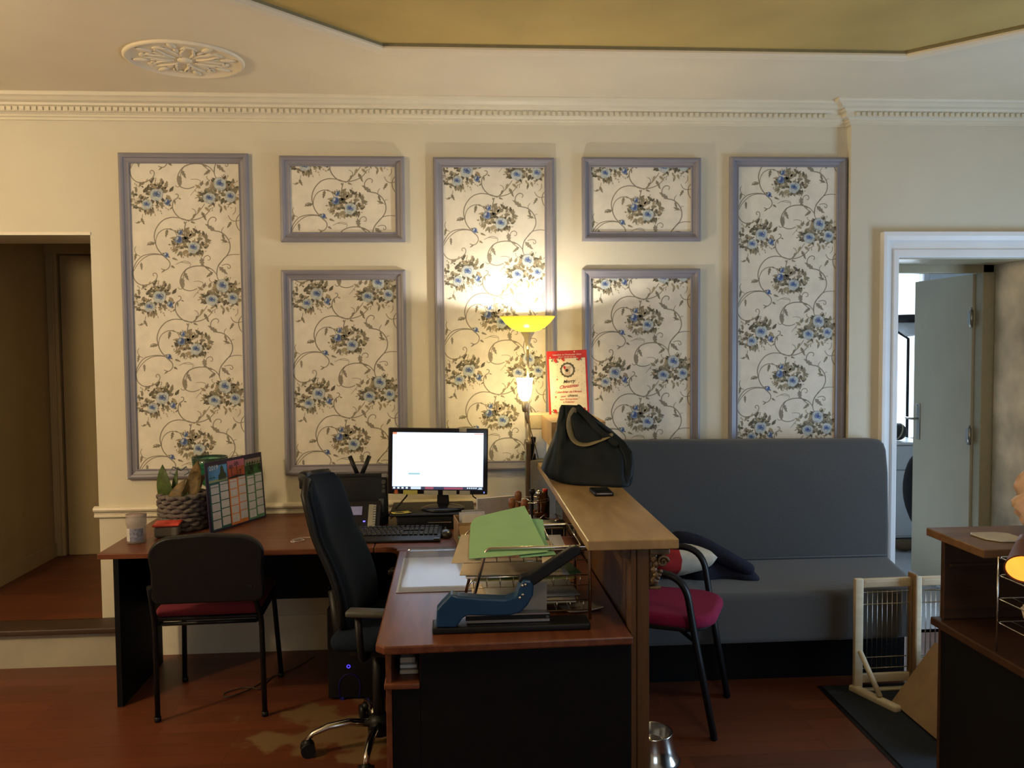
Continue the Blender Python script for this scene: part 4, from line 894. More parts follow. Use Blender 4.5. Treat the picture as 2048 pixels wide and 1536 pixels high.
mon = ['JANVIER', 'FEVRIER', 'MARS', 'AVRIL', 'MAI', 'JUIN']
b.build('printed_face', CALM, t)
b = MB(); b.M = LT; b.tube([(W_*.5+.03*math.cos(k*PI/10), .003, HC-.002+.028*math.sin(k*PI/10)) for k in range(11)], .0013, 6); b.build('hanging_ring', CHROME, t)
b = MB(); b.M = Matrix(); b.tube([(W_*.5, .006+.015, HC*.8), (W_*.5, .12, .004)], .004, 8); b.build('prop', BLACKP, t)
# ---- basket with plants
BK = mat('grey_rope_weave', (.115, .095, .085), .9, var=.25, scale=60, bump=.3)
t = thing('woven_basket', 'chunky grey woven rope basket at the left end of the back desk', 'basket', (-1.285, -.34, DZ+.001))
b = MB()
for k in range(8):
    z = .013+.0212*k; r_ = .102+.0006*k
    pts = []
    for j in range(60):
        a = 2*PI*j/60; w_ = .008*math.cos(a*12+PI*(k % 2)); pts.append(((r_+w_)*math.cos(a), (r_+w_)*math.sin(a), z+.003*math.sin(a*12+k*2)))
    b.tube(pts, .0118, 8, closed=True)
b.build('rope_wall', BK, t)
b = MB(); b.lathe([(.0001, .001), (.098, .001), (.098, .16), (.094, .16), (.094, .006), (.0001, .006)], seg=32); b.build('lining', mat('dark_basket_lining', (.04, .035, .03), .9), t)
LG = mat('dull_green_leaf', (.055, .085, .018), .55, var=.2, scale=40); LBR = mat('dry_brown_leaf', (.13, .085, .03), .6, var=.3, scale=40)
def lf(b, base, tip, w_, bend, mi=0, n=8, tw=0):
    base, tip = Vector(base), Vector(tip); d = tip-base; s_ = d.cross(V(.3, 1, .1)).normalized(); nn_ = d.cross(s_).normalized(); L_ = []
    for i in range(n+1):
        u = i/n; c = base+d*u+nn_*bend*math.sin(PI*u); wd = w_*math.sin(PI*min(1, u*.92+.08))**.7*(1 if u < .98 else .05)
        L_.append((b._v(c-s_*wd+nn_*wd*.3), b._v(c), b._v(c+s_*wd+nn_*wd*.3)))
    for A, B in zip(L_, L_[1:]):
        for k in (0, 1):
            f = b.bm.faces.new([A[k], A[k+1], B[k+1], B[k]]); f.smooth = True; f.material_index = mi
t = thing('potted_plant', 'broad green and brown leaves standing out of the grey rope basket', 'plant', (-1.285, -.34, DZ+.012))
for (ba, ti, w_, be, mm) in (((-.04, 0, .06), (-.085, -.03, .30), .042, .02, LG), ((.0, -.02, .06), (.075, -.01, .315), .040, -.03, LBR), ((-.02, .02, .06), (-.02, -.02, .28), .018, .03, LG), ((.02, -.04, .10), (.045, -.085, .175), .022, .02, LG), ((-.03, -.04, .08), (.035, -.075, .235), .03, .04, LBR), ((.03, .02, .08), (.10, .02, .25), .02, .02, LBR), ((-.05, -.04, .1), (-.07, -.08, .17), .02, .01, LG)):
    b = MB(); lf(b, ba, ti, w_, be); b.build('leaf', mm, t, solid=.0015)
b = MB(); b.lathe([(.0001, 0), (.07, 0), (.085, .13), (.088, .13), (.075, .10), (.0001, .115)], seg=20); b.build('pot', mat('dark_clay_pot', (.05, .035, .025), .7), t)
b = MB()
for s_ in (-1, 1): b.tube([(0, -.03, .27), (s_*.03, -.05, .29), (s_*.045, -.055, .265), (s_*.02, -.05, .25)], .0035, 6)
b.build('ribbon', mat('pale_blue_ribbon', (.14, .19, .20), .6), t)
# green glass bowl on stem behind the calendar
GG = mat('green_glass', (.22, .62, .42), .06, trans=.95, var=.05, ior=1.45)
t = thing('glass_goblet', 'large green glass goblet behind the calendar and basket', 'goblet', (-1.21, -.15, DZ+.001))
b = MB(); prf = [(.0001, .16), (.02, .162), (.05, .185), (.074, .23), (.084, .275), (.088, .315)]
b.lathe(prf+[(r_-.004, z+.0005) for r_, z in reversed(prf[1:])]+[(.0001, .166)], seg=40); b.build('bowl', GG, t)
b = MB(); b.lathe([(.0001, 0), (.05, 0), (.05, .004), (.012, .012), (.007, .03), (.007, .13), (.014, .155), (.0001, .162)], seg=28); b.build('stem', GG, t)
# plastic jar and food box
CLP = mat('clear_plastic', (.45, .40, .38), .2, alpha=.42, var=0)
t = thing('plastic_jar', 'clear plastic jar with a torn label at the desk\'s left front corner', 'jar', (-1.405, -.63, DZ+.001))
b = MB(); pj = [(.036, .001), (.040, .004), (.040, .075), (.043, .08), (.044, .128)]
b.lathe([(.0001, .001)]+pj+[(r_-.0018, z) for r_, z in reversed(pj[1:])]+[(.0001, .004)], seg=36); b.build('body', CLP, t)
b = MB()
for k in range(10):
    a0, a1 = math.radians(-150+12*k), math.radians(-138+12*k); b.face([(.0408*math.cos(a0), .0408*math.sin(a0), .012), (.0408*math.cos(a1), .0408*math.sin(a1), .012), (.0408*math.cos(a1), .0408*math.sin(a1), .068), (.0408*math.cos(a0), .0408*math.sin(a0), .068)], 0 if k > 2 else 1)
b.build('label', [mat('blue_grey_label', (.16, .17, .24), .7, var=.3, scale=90), mat('torn_white_label', (.45, .43, .42), .7)], t, solid=.0005, recalc=False)
b = MB(); b.lathe([(.0001, .118), (.0425, .118), (.0425, .125), (.0001, .125)], seg=36); b.build('inner_lid', mat('frosted_pink_plastic', (.40, .30, .27), .5, trans=.3), t)
t = thing('food_container', 'small clear food container with bright red-orange lid beside the basket', 'container', (-1.31, -.505, DZ+.001), .12)
b = MB(); b.prism([(-.052, -.05), (.052, -.05), (.052, .05), (-.052, .05)], (0, 0, .026), (1, 0, 0), (0, 1, 0), .05); b.build('body', mat('translucent_grey_plastic', (.20, .19, .17), .35, trans=.3), t, bevel=.012, seg=4)
b = MB(); b.rbox((-.058, -.056, .051), (.058, .056, .062), .006, 3); b.build('lid', mat('red_orange_plastic', (.62, .07, .04), .45), t)
# ================================================================ side desk: blotter, trays, stapler
t = thing('desk_pad', 'white paper desk blotter under a clear cover on the side desk', 'desk pad', (-.055, -1.19, DZ+.0005))
b = MB(); b.box((-.15, -.335, 0), (.145, .15, .002)); b.build('paper', mat('blotter_white', (.36, .39, .46), .5, var=.06, scale=5), t, bevel=.0005)
b = MB(); b.box((-.125, .152, 0), (.145, .32, .0015)); b.build('grey_sheet', mat('blotter_grey', (.11, .10, .10), .4, var=.1, scale=6), t)
b = MB(); b.sheet((0, -.01, .0026), .285, .66, 0, curl=.0012, th=.0004, nx=10, seed=3); b.build('clear_cover', mat('clear_film', (.9, .9, .92), .12, trans=1, alpha=.25, var=0), t)
# wire letter tray
TXL, TXR, TYN, TYF = .085, .425, -1.88, -1.55
t = thing('letter_tray', 'three-tier chrome wire letter tray full of papers on the side desk', 'letter tray', ((TXL+TXR)/2, (TYN+TYF)/2, DZ)); OT = V((TXL+TXR)/2, (TYN+TYF)/2, DZ)
WR = mat('gold_lit_chrome_wire', (.55, .52, .45), .14, 1, var=.02)
for y in (TYN, TYF):
    b = rel(MB(), OT); b.tube(fillet([(TXL-.045, y, DZ+.003), (TXL+.015, y, .965), (TXR, y, .965), (TXR, y, DZ+.003)], .02), .0055, 12); b.build('side_frame', WR, t)
for zi, z in enumerate((.965, .885, .805)):
    o_ = rel(MB(), OT)
    if zi == 0:
        for xx in (TXL+.225, TXR-.025, TXR-.003): o_.tube([(xx, TYN, z), (xx, TYF, z)], .0028, 8)
        o_.tube([(TXL+.22, TYF+.0, z-.012), (TXR, TYF, z-.012)], .0024, 8)
    z1 = z-.045
    xl = TXL-.055+.01*zi
    o_.tube(fillet([(TXR-.004, TYN+.006, z-.012), (xl+.02, TYN+.006, z-.012), (xl, TYN+.006, z1)], .02), .0024, 8)
    o_.tube(fillet([(TXR-.004, TYF-.006, z-.012), (xl+.02, TYF-.006, z-.012), (xl, TYF-.006, z1)], .02), .0024, 8)
    for xx in [xl+.02+.042*k for k in range(9)]:
        if xx < TXR: o_.tube([(xx, TYN+.006, z-.012), (xx, TYN+.008, z1), (xx, TYF-.008, z1), (xx, TYF-.006, z-.012)], .0011, 6)
    for yy in (TYN+.01, (TYN+TYF)/2, TYF-.01): o_.tube([(xl, yy, z1), (TXR-.004, yy, z1)], .0018, 6)
    o_.build('tray_basket', WR, t)
rr = random.Random(11)
PAPS = {'w': WHITEP, 'b': BEIGEP, 'l': mat('lavender_white_paper', (.50, .51, .60), .8), 'y': mat('olive_yellow_paper', (.30, .28, .08), .8), 'g': mat('dark_green_card', (.04, .14, .05), .75), 'r': mat('red_brown_card', (.18, .03, .02), .8), 'gr': mat('grey_paper', (.28, .28, .27), .8)}
def papers(zbase, seq, gap, group, names, dx=0):
    for k, (c, x, y, rz, w_, d_) in enumerate(seq):
        b = MB(); b.sheet((0, 0, 0), w_, d_, 0, curl=.002, th=.0022, seed=k, nx=6)
        o_ = b.build('paper', PAPS[c]); o_.location = (x, y, zbase+gap*k); o_.rotation_euler = (0, 0, rz); tag(o_, names[k], 'paper', group)
papers(.7660, [('y', .23, -1.71, .02, .31, .22), ('w', .24, -1.71, -.05, .31, .22), ('b', .22, -1.715, .04, .32, .22), ('gr', .25, -1.70, .08, .30, .21)], .0055, 'papers in the lowest tray tier',
 ['olive-yellow sheet at the bottom of the lowest wire tray tier', 'white sheets second from the bottom in the lowest wire tray tier', 'beige papers jutting left from the lowest wire tray tier', 'grey sheet on top of the lowest wire tray tier'])
papers(.8465, [('y', .22, -1.715, .0, .33, .22), ('g', .27, -1.70, .15, .26, .21), ('l', .20, -1.715, .03, .33, .22), ('b', .19, -1.72, -.08, .33, .215)], .0055, 'papers in the middle tray tier',
 ['yellowish sheet at the bottom of the middle wire tray tier', 'dark green card in the middle wire tray tier', 'lavender-white sheets in the middle wire tray tier', 'beige sheet on top of the middle tray tier, poking out left'])
papers(.9265, [('b', .21, -1.71, .10, .33, .22), ('r', .26, -1.71, .0, .31, .22), ('l', .20, -1.715, -.02, .33, .22), ('g', .17, -1.71, .05, .30, .22)], .0055, 'papers in the top tray tier',
 ['beige sheet at the bottom of the top wire tray tier', 'red-brown card edge in the top wire tray tier', 'lavender-white papers in the top wire tray tier', 'dark green card directly under the pale green folder'])
# green folders rising towards the back
def slab_poly(name, pts, th, m_, label, cat, z_of=None):
    b = MB(); n = len(pts); P_ = [Vector(p) for p in pts]; nn_ = (P_[1]-P_[0]).cross(P_[2]-P_[0]).normalized(); nn_ = nn_ if nn_.z > 0 else -nn_
    A = [b._v(p) for p in P_]; B = [b._v(p+nn_*th) for p in P_]; b.bm.faces.new(A); b.bm.faces.new(B)
    for i in range(n): b.bm.faces.new([A[i], A[(i+1) % n], B[(i+1) % n], B[i]])
    return tag(b.build(name, m_, bevel=.0006), label, cat, 'green folders on the letter tray' if 'green' in label else None)
O_ = at(942, 1120, y=-1.875); E_ = at(1098, 1108, y=-1.875)
def onpl(px, py, A=None):
    # point on the folder plane: near edge at y=-1.875, z about .955, rising to the back
    d = at(px, py, y=0)-CP; n_ = V(0, -.30, 1).normalized(); p0 = V(.15, -1.875, .957); k = (p0-CP).dot(n_)/d.dot(n_); return CP+d*k
g1 = [onpl(*p) for p in ((938, 1118), (1020, 1112), (1096, 1104), (1074, 1060), (1049, 1012), (1000, 1023), (962, 1032), (948, 1038), (941, 1050), (939, 1085))]
slab_poly('folder', g1, .0015, GREENP, 'large pale green folder with one rounded corner atop the wire tray', 'folder')
g2 = [p+V(0, 0, -.006) for p in (onpl(*q) for q in ((1040, 1112), (1113, 1106), (1092, 1080), (1086, 1036), (1060, 1034), (1045, 1060)))]
slab_poly('folder', g2, .0012, GREEND, 'mint green card showing right of the pale green folder', 'folder')
g3 = [p+V(0, 0, -.004) for p in (onpl(*q) for q in ((1030, 1060), (1070, 1060), (1061, 1027), (1050, 1026)))]
slab_poly('paper', g3, .0006, WHITEP, 'white paper corner peeping between the two green folders', 'paper')
g4 = [p+V(0, 0, -.010) for p in (onpl(*q) for q in ((902, 1121), (962, 1118), (960, 1062), (922, 1064)))]
slab_poly('paper', g4, .0012, BEIGEP, 'beige leaflet sticking out left from under the green folder', 'paper')
g5 = [p+V(0, 0, -.012) for p in (onpl(*q) for q in ((1085, 1124), (1120, 1122), (1100, 1075), (1080, 1070)))]
slab_poly('paper', g5, .0012, BEIGEP, 'beige sheet under the right edge of the mint green card', 'paper')
# stapler
t = thing('heavy_duty_stapler', 'large blue and black heavy-duty stapler at the front of the side desk', 'stapler', (.17, -1.93, DZ+.0005)); OS = V(.17, -1.93, DZ+.0005)
BL = mat('blue_enamel', (.007, .046, .125), .3, var=.06, scale=20)
def sp_(pts, y): return [((p := at(x_, y_, y=y)).x-OS.x, p.z-OS.z) for x_, y_ in pts]
b = MB(); b.rbox((-.238, -.045, 0), (.243, .045, .020), .005); b.build('base', BLACKP, t)
b = MB(); b.prism(sp_([(872, 1250), (874, 1215), (884, 1203), (903, 1184), (915, 1188), (960, 1192), (1010, 1194), (1030, 1188), (1037, 1168), (1046, 1156), (1060, 1157), (1066, 1168), (1065, 1186), (1054, 1206), (1040, 1220), (1020, 1226), (980, 1227), (935, 1226), (925, 1232), (912, 1250)], -1.95), (0, -.02, 0), (1, 0, 0), (0, 0, 1), .052); body_ = b.build('body', BL, t, bevel=.006, seg=4)
b = MB(); b.prism(sp_([(1036, 1160), (1040, 1150), (1058, 1146), (1142, 1092), (1152, 1090), (1162, 1096), (1160, 1106), (1072, 1166), (1062, 1172), (1050, 1176)], -1.95), (0, -.02, 0), (1, 0, 0), (0, 0, 1), .030); b.build('handle', BLACKP, t, bevel=.005, seg=3)
b = MB(); b.box((-.135, -.016, .022), (.12, .016, .047)); b.box((-.135, -.019, .045), (.12, -.016, .049)); b.box((-.135, -.019, .028), (.12, -.016, .031)); b.build('magazine', STEEL, t)
b = MB(); b.box((-.137, -.0185, .031), (.121, -.0165, .045)); b.text('23', (.113, -.019, .034), (1, 0, 0), (0, 0, 1), .009, th=.0002, align='CENTER', mi=1); b.build('scale_strip', [BLACKP, STEEL], t)
b = MB(); b.prism(sp_([(1026, 1227), (1096, 1228), (1096, 1170), (1068, 1173), (1066, 1190), (1050, 1212)], -1.945), (0, .022, 0), (1, 0, 0), (0, 0, 1), .003); b.build('guard_plate', mat('grey_steel_plate', (.20, .20, .195), .45), t)
for x_, y_ in ((1045, 1172), (1051, 1170), (1040, 1196), (1046, 1190)):
    p = at(x_, y_, y=-1.978); b = MB(); b.ball((p.x-OS.x, -.047, p.z-OS.z), .0045, 10, sq=(1, .6, 1)); b.build('rivet', CHROME, body_)
# stack of receipts at the right of the tray
b = MB(); b.sheet((0, 0, 0), .12, .09, .3, curl=.006, th=.003); o_ = b.build('paper', BEIGEP); o_.location = (.415, -1.76, DZ+.002); o_.rotation_euler = (0, 0, 0); tag(o_, 'crumpled beige slip right of the wire tray foot', 'paper')
# cardboard organiser with envelopes
t = thing('cardboard_organiser', 'small brown cardboard box with flap open beside the green folder', 'box', (.075, -.78, DZ+.001), .12)
b = MB(); W_, D_, H_ = .065, .09, .105
b.box((-W_, -D_, 0), (W_, D_, .003)); b.box((-W_, -D_, 0), (-W_+.003, D_, H_)); b.box((W_-.003, -D_, 0), (W_, D_, H_)); b.box((-W_, -D_, 0), (W_, -D_+.003, H_)); b.box((-W_, D_-.003, 0), (W_, D_, H_)); b.build('body', CARD, t)
b = MB(); b.box((-W_, -D_-.045, H_-.03), (W_-.02, -D_+.002, H_-.027), rot=Euler((.7, 0, 0))); b.build('flap', CARD, t)
t = None
envs = [(.055, .12, .155, 'w', 'white envelope standing nearest the viewer in the card organiser'), (.075, .15, .16, 'l', 'lavender-white envelope standing behind the foremost one in the organiser'), (.11, .12, .165, 'gr', 'grey envelope standing at the middle of the organiser')]
for k, (dx_, w_, h_, c, lb) in enumerate(envs):
    b = MB(); b.box((-w_/2, -.0015, 0), (w_/2, .0015, h_)); o_ = b.build('envelope', PAPS[c], bevel=.0005); o_.location = (.082, -.83+.03*k, DZ+.005); o_.rotation_euler = (-.1, 0, .12); o_.scale = (.75, 1, .82); tag(o_, lb, 'envelope', 'envelopes in the cardboard organiser')
b = MB(); b.box((-.10, -.008, 0), (.10, .008, .165)); o_ = b.build('box_file', mat('pale_grey_card', (.40, .38, .38), .7), bevel=.002); o_.location = (.20, -.60, DZ+.001); o_.rotation_euler = (0, 0, .35); tag(o_, 'pale grey upright file behind the envelopes and left of the stamps', 'file')
b = MB(); b.sheet((0, 0, 0), .15, .10, .2, curl=.004, th=.0008); o_ = b.build('paper', mat('pinkish_paper', (.42, .36, .32), .8)); o_.location = (.14, -.50, DZ+.07); tag(o_, 'pinkish paper lying over the papers right of the monitor foot', 'paper')
b = MB(); b.box((-.08, -.06, 0), (.08, .06, .066)); o_ = b.build('box', BLACKP, bevel=.003); o_.location = (.14, -.50, DZ+.001); o_.rotation_euler = (0, 0, .2); tag(o_, 'low dark box under the pinkish paper right of the monitor stand', 'box')
# stamp carousel
WS = woodmat('turned_red_wood', (.16, .06, .025), (.24, .10, .04), .35, stretch=(4, 4, 2))
t = thing('stamp_carousel', 'round wire stamp stand loaded with rubber stamps by the counter panel', 'stamp stand', (.335, -.86, DZ+.001))
b = MB(); b.lathe([(.0001, 0), (.055, 0), (.055, .01), (.01, .014), (.007, .02), (.007, .19), (.0001, .195)], seg=28); b.build('base', BLACKP, t)
b = MB(); b.tube([(.075*math.cos(k*PI/16), .075*math.sin(k*PI/16), .195) for k in range(32)], .002, 6, closed=True); 
for k in range(4): b.tube([(0, 0, .185), (.075*math.cos(k*PI/2+.3), .075*math.sin(k*PI/2+.3), .195)], .002, 6)
b.build('wire_ring', CHROME, t)
stamps = [(-.085, -.03, 0, WS, 'red-brown wooden stamp handle at the left of the stamp stand'), (-.055, .02, .022, WS, 'wooden stamp standing tallest at the back left of the stamp stand'), (-.035, -.065, .0, WS, 'wooden stamp nearest the viewer on the stamp stand'), (.055, .045, .01, WS, 'wooden stamp at the back right of the stamp stand'), (.01, .06, .022, BLACKP, 'black knobbed stamp at the top middle of the stamp stand'), (.035, .025, .018, CHROME, 'chrome knobbed stamp beside the black one on the stamp stand')]
proto = None
for k, (dx_, dy_, dz_, mm, lb) in enumerate(stamps):
    t = thing('rubber_stamp', lb, 'stamp', (.335+dx_, -.86+dy_, DZ+.085+dz_), k*.7, 'rubber stamps on the stamp stand')
    b = MB()
    b.lathe([(.0001, .035), (.010, .035), (.009, .06), (.013, .085), (.0165, .105), (.014, .122), (.0001, .13)] if mm is WS else [(.0001, .035), (.006, .035), (.006, .10), (.012, .108), (.014, .118), (.009, .128), (.0001, .13)], seg=20); b.build('handle', mm, t)
    b = MB(); b.rbox((-.017, -.011, .018), (.017, .011, .035), .002); b.build('mount', WS, t)
    b = MB(); b.box((-.016, -.010, .013), (.016, .010, .018)); b.build('rubber_face', mat('dark_rubber', (.05, .02, .02), .8), t)
b = MB(); b.cyl((0, 0, 0), (0, 0, .012), .012); o_ = b.build('bottle_cap', mat('red_plastic', (.5, .03, .02), .4)); o_.location = (.405, -.765, DZ+.2145); o_.parent = None; tag(o_, 'small red cap among the rubber stamps', 'cap')
t = thing('pen_cup', 'small dark glass cup behind the rubber stamps holding the red cap', 'cup', (.405, -.765, DZ+.001))
b = MB(); b.lathe([(.0001, 0), (.018, 0), (.020, .18), (.012, .20), (.012, .213), (.0001, .213)], seg=20); b.build('body', mat('smoky_glass', (.03, .03, .03), .2), t)
b = MB(); b.rbox((-.055, -.04, 0), (.055, .04, .14), .004); o_ = b.build('card_box', BLACKP); o_.location = (.40, -1.05, DZ+.001); tag(o_, 'black box between the stamps and the wire tray', 'box')
b = MB(); b.tube([V(x, y, z) for x, y, z in [(-.05, 0, .004), (-.03, 0, .018), (-.022, 0, .026), (-.02, 0, .012), (-.005, 0, .008), (.005, 0, .02), (.022, 0, .026), (.045, 0, .015), (.042, 0, .004), (.02, 0, -.001)]], .0015, 6)
o_ = b.build('wire_clip', CHROME); o_.location = (.395, -1.04, DZ+.143); tag(o_, 'bent silver wire clip lying on the black box by the stamps', 'wire')
# ================================================================ on the counter
CT = 1.0155
t = thing('tall_carton', 'tall grey carton standing on the floor behind the counter end', 'box', (.44, -.215, 0))
b = MB(); b.rbox((-.068, -.095, 0), (.065, .095, 1.020), .003); b.build('body', mat('grey_carton', (.17, .165, .15), .8), t)
t = thing('white_carton', 'white printed carton topping the tall grey carton by the lamp pole', 'box', (.437, -.185, 1.021))
b = MB(); b.rbox((-.065, -.06, 0), (.065, .06, .150), .002); b.build('body', WHITEP, t)
b = MB(); b.box((-.067, -.062, .150), (.067, .062, .222)); b.build('lid', mat('cream_carton', (.52, .47, .34), .7), t, bevel=.002)
t = thing('cordless_charger', 'black charging cradle leaning before the white carton', 'charger', (.391, -.282, 1.021))
b = MB(); b.rbox((-.017, -.004, 0), (.017, .014, .115), .005, rot=Euler((.10, .10, 0))); b.build('handset', BLACKP, t)
b = MB(); b.rbox((-.020, -.012, 0), (.020, .016, .03), .004); b.build('cradle', BLACKP, t)
b = MB()
for k in range(4): b.tube([V(.392+.003*k, -.304, 1.023+.012*k), V(.400+.003*k, -.308, 1.06+.010*k), V(.408+.002*k, -.306, 1.11)], .0014, 6)
tag(b.build('cables', mat('pale_cables', (.28, .25, .2), .5)), 'bundle of thin pale cables between the lamp pole and the boxes', 'cable')
t = thing('stacked_box', 'pale lower box beneath the brown cardboard box on the counter', 'box', (.565, -.53, CT)); b = MB(); b.rbox((-.110, -.155, 0), (.11, .16, .110), .002); b.build('body', WHITEP, t)
t = thing('shipping_box', 'brown cardboard box with taped flaps carrying the red calendar on the counter', 'box', (.572, -.475, CT+.111))
b = MB(); b.box((-.128, -.215, 0), (.118, .215, .115)); b.build('body', CARD, t, bevel=.002)
b = MB(); b.box((-.128, -.217, .1155), (.118, .0, .1175)); b.box((-.128, .0015, .1155), (.118, .217, .1175)); flap_ = b.build('flap', mat('light_cardboard', (.38, .26, .15), .85), t)
b = MB(); b.box((-.07, -.2165, .05), (-.01, -.2155, .115)); b.build('tape', mat('tan_tape', (.42, .31, .2), .3), t)
# red advent calendar
t = thing('advent_calendar', 'red and cream Christmas advent calendar for dogs standing on the cardboard box', 'calendar', (at(1139, 830, y=-.28).x, -.28, CT+.111+.1185), -.03)
t.scale = (1.075, 1.075, 1.075)
HA, WA = .295, .186
LTM = Matrix.Rotation(-.05, 4, 'X') @ Matrix.Rotation(-.035, 4, 'Y')
b = MB(); b.M = LTM; b.box((-WA/2, 0, 0), (WA/2, .018, HA)); b.build('case', mat('bright_red_card', (.52, .025, .02), .5), t, bevel=.0015)
AM = [mat('cream_print', (.80, .70, .50), .6), mat('red_print', (.50, .03, .025), .6), mat('dark_green_print', (.06, .09, .05), .6), mat('wreath_olive', (.10, .09, .05), .6), mat('dog_cream', (.55, .42, .30), .6), mat('black_print', (.03, .025, .02), .6), mat('white_print', (.75, .68, .6), .6)]
b = MB(); b.M = LTM
def aq(x0, x1, z0, z1, mi, l): b.face([(x0, -.0003*l, z0), (x1, -.0003*l, z0), (x1, -.0003*l, z1), (x0, -.0003*l, z1)], mi)
def ad(x, z, r_, mi, l, n=16, r2=None): b.face([(x+(r_ if (r2 is None or k % 2 == 0) else r2)*math.cos(2*PI*k/n+PI/2), -.0003*l, z+(r_ if (r2 is None or k % 2 == 0) else r2)*math.sin(2*PI*k/n+PI/2)) for k in range(n)], mi)
aq(-WA/2+.009, WA/2-.009, 0.002, HA-.036, 0, 1)
ad(0, .205, .0365, 3, 2, 28, .033); ad(0, .205, .026, 6, 3, 24)
b.face([(-.014, -.0012, .181), (.014, -.0012, .181), (.013, -.0012, .20), (-.013, -.0012, .20)], 4); ad(-.002, .208, .0145, 4, 5); ad(-.014, .218, .006, 1, 6); ad(.012, .218, .006, 4, 6); ad(-.003, .203, .0075, 5, 7); ad(-.013, .212, .004, 1, 7)
rr = random.Random(9)
for (cx, cz, sg) in ((-.055, .252, 1), (.058, .258, -1), (-.065, .018, 1), (.07, .02, -1), (-.02, .258, 1)):
    for k in range(7): ad(cx+rr.uniform(-.016, .016), cz+rr.uniform(-.010, .006), .005, 2, 2+k % 3, 6, .002)
    ad(cx, cz, .0075, 1, 6, 10); ad(cx+.004*sg, cz-.008, .005, 1, 7, 8)
for k in range(30):
    x, z = rr.choice([-1, 1])*rr.uniform(.045, .08), rr.uniform(.03, .235); ad(x, z, .0014, rr.choice([1, 2, 2]), 2, 8)
ad(-.05, .163, .0045, 1, 3, 10, .002); ad(-.06, .082, .006, 1, 3, 10, .0025)
b.text('Merry', (.004, -.0006, .145), (1, 0, .08), (-.08, 0, 1), .022, mi=5, shear=.4); b.text('Christmas', (.002, -.0006, .122), (1, 0, .10), (-.1, 0, 1), .022, mi=1, shear=.4)
b.text("Calendrier de l'Avent", (0, -.0006, .099), (1, 0, 0), (0, 0, 1), .0142, mi=1)
b.text('pour', (-.024, -.0006, .080), (1, 0, 0), (0, 0, 1), .0115, mi=1); b.text('chiens', (.018, -.0006, .080), (1, 0, 0), (0, 0, 1), .0185, mi=5, shear=.2)
b.text('avec 25 friandises', (0, -.0006, .066), (1, 0, 0), (0, 0, 1), .0115, mi=1); b.text("à l'intérieur", (0, -.0006, .053), (1, 0, 0), (0, 0, 1), .0115, mi=1)
b.text("Calendrier de l'Avent pour chiens", (0, -.0006, HA-.022), (1, 0, 0), (0, 0, 1), .0098, mi=6); b.text('Advent calendar for dogs', (0, -.0006, HA-.032), (1, 0, 0), (0, 0, 1), .0082, mi=6)
ad(-.078, HA-.030, .003, 6, 2, 8); ad(.035, HA-.007, .003, 6, 2, 8)
b.build('printed_front', AM, t, recalc=False)
# tote bag
BAGM = mat('dark_green_black_leather', (.006, .010, .012), .62, spec=.25, var=.25, scale=14, bump=.25, bscale=40)
t = thing('tote_bag', 'slouching dark tote bag with beige trim standing on the counter', 'handbag', (.54, -.93, CT))
Z = lambda py: at(1170, py, y=-.93).z
sil = [(973, 1120, 1247), (966, 1098, 1252), (952, 1088, 1254), (925, 1095, 1257), (905, 1101, 1255), (885, 1107, 1243), (865, 1112, 1222), (848, 1115, 1199), (832, 1119, 1180), (820, 1121, 1166), (812, 1124, 1159)]
b = MB(); n = 36; rings = []
z0 = CT
zs_ = [at(1170, s[0], y=-.93).z for s in sil]; zmin = zs_[0]; zs_ = [CT+.001+(z-zmin)*( (zs_[-1]-CT)/(zs_[-1]-zmin)) for z in zs_]
for i, (py, xa, xb) in enumerate(sil):
    a_ = at(xa, py, y=-.93).x; b_ = at(xb, py, y=-.93).x; cx, w_ = (a_+b_)/2, (b_-a_)/2; u = i/(len(sil)-1)
    d_ = .115*(1-u)**.8+.018; 
    if i == 0: d_ *= .95
    ring = []
    for k in range(n):
        a = 2*PI*k/n; e = .42+.3*u; c_, s_ = math.cos(a), math.sin(a)
        x = cx+w_*math.copysign(abs(c_)**e, c_); y = -.93-.42*(x-.54)*(1-u)+d_*math.copysign(abs(s_)**e, s_)+(.009*math.sin(u*5+a*7)+.006*math.sin(u*11-a*13))*(1 if 0 < i < 10 else .3)
        ring.append(b._v((x-.54+.004*math.sin(a*5+u*9), y+.93, zs_[i]-CT+.006*math.sin(a*2+1)*u)))
    rings.append(ring)
for A, B in zip(rings, rings[1:]):
    for k in range(n): b.bm.faces.new([A[k], A[(k+1) % n], B[(k+1) % n], B[k]]).smooth = True
b.bm.faces.new(rings[0]); b.bm.faces.new(rings[-1])
b.build('body', BAGM, t)
TRM = mat('beige_leather_trim', (.22, .175, .09), .6, var=.1, scale=30)
def frontp(px, py, off=.012):
    # on the bag's front surface
    p = at(px, py, y=-1.03); 
    for _ in range(4):
        u = min(1, max(0, (p.z-CT)/(zs_[-1]-CT))); d_ = .115*(1-u)**.8+.018; p = at(px, py, y=-.93-.42*(p.x-.54)*(1-u)-d_*.97-off)
    return p-V(.54, -.93, CT)
pts = [frontp(*p) for p in ((1152, 816), (1144, 826), (1139, 840), (1138, 855), (1142, 872), (1150, 884), (1162, 890), (1178, 889), (1192, 883), (1206, 878), (1218, 872), (1226, 867))]
b = MB(); b.tube([V(*p) for p in smooth3c] if False else pts, .0135, 8, flat=(.3, 1.4)); b.build('trim_strap', TRM, t, sub=1)
pts = [frontp(*p, .018) for p in ((1152, 815), (1165, 822), (1178, 838), (1190, 855), (1205, 868), (1222, 880), (1236, 893))]
b = MB(); b.tube(pts, .010, 8, flat=(.4, 1.6)); b.build('handle', BAGM, t, sub=1)
b = MB(); b.box((0, 0, 0), (.001, .001, .001)); b.bm.clear()
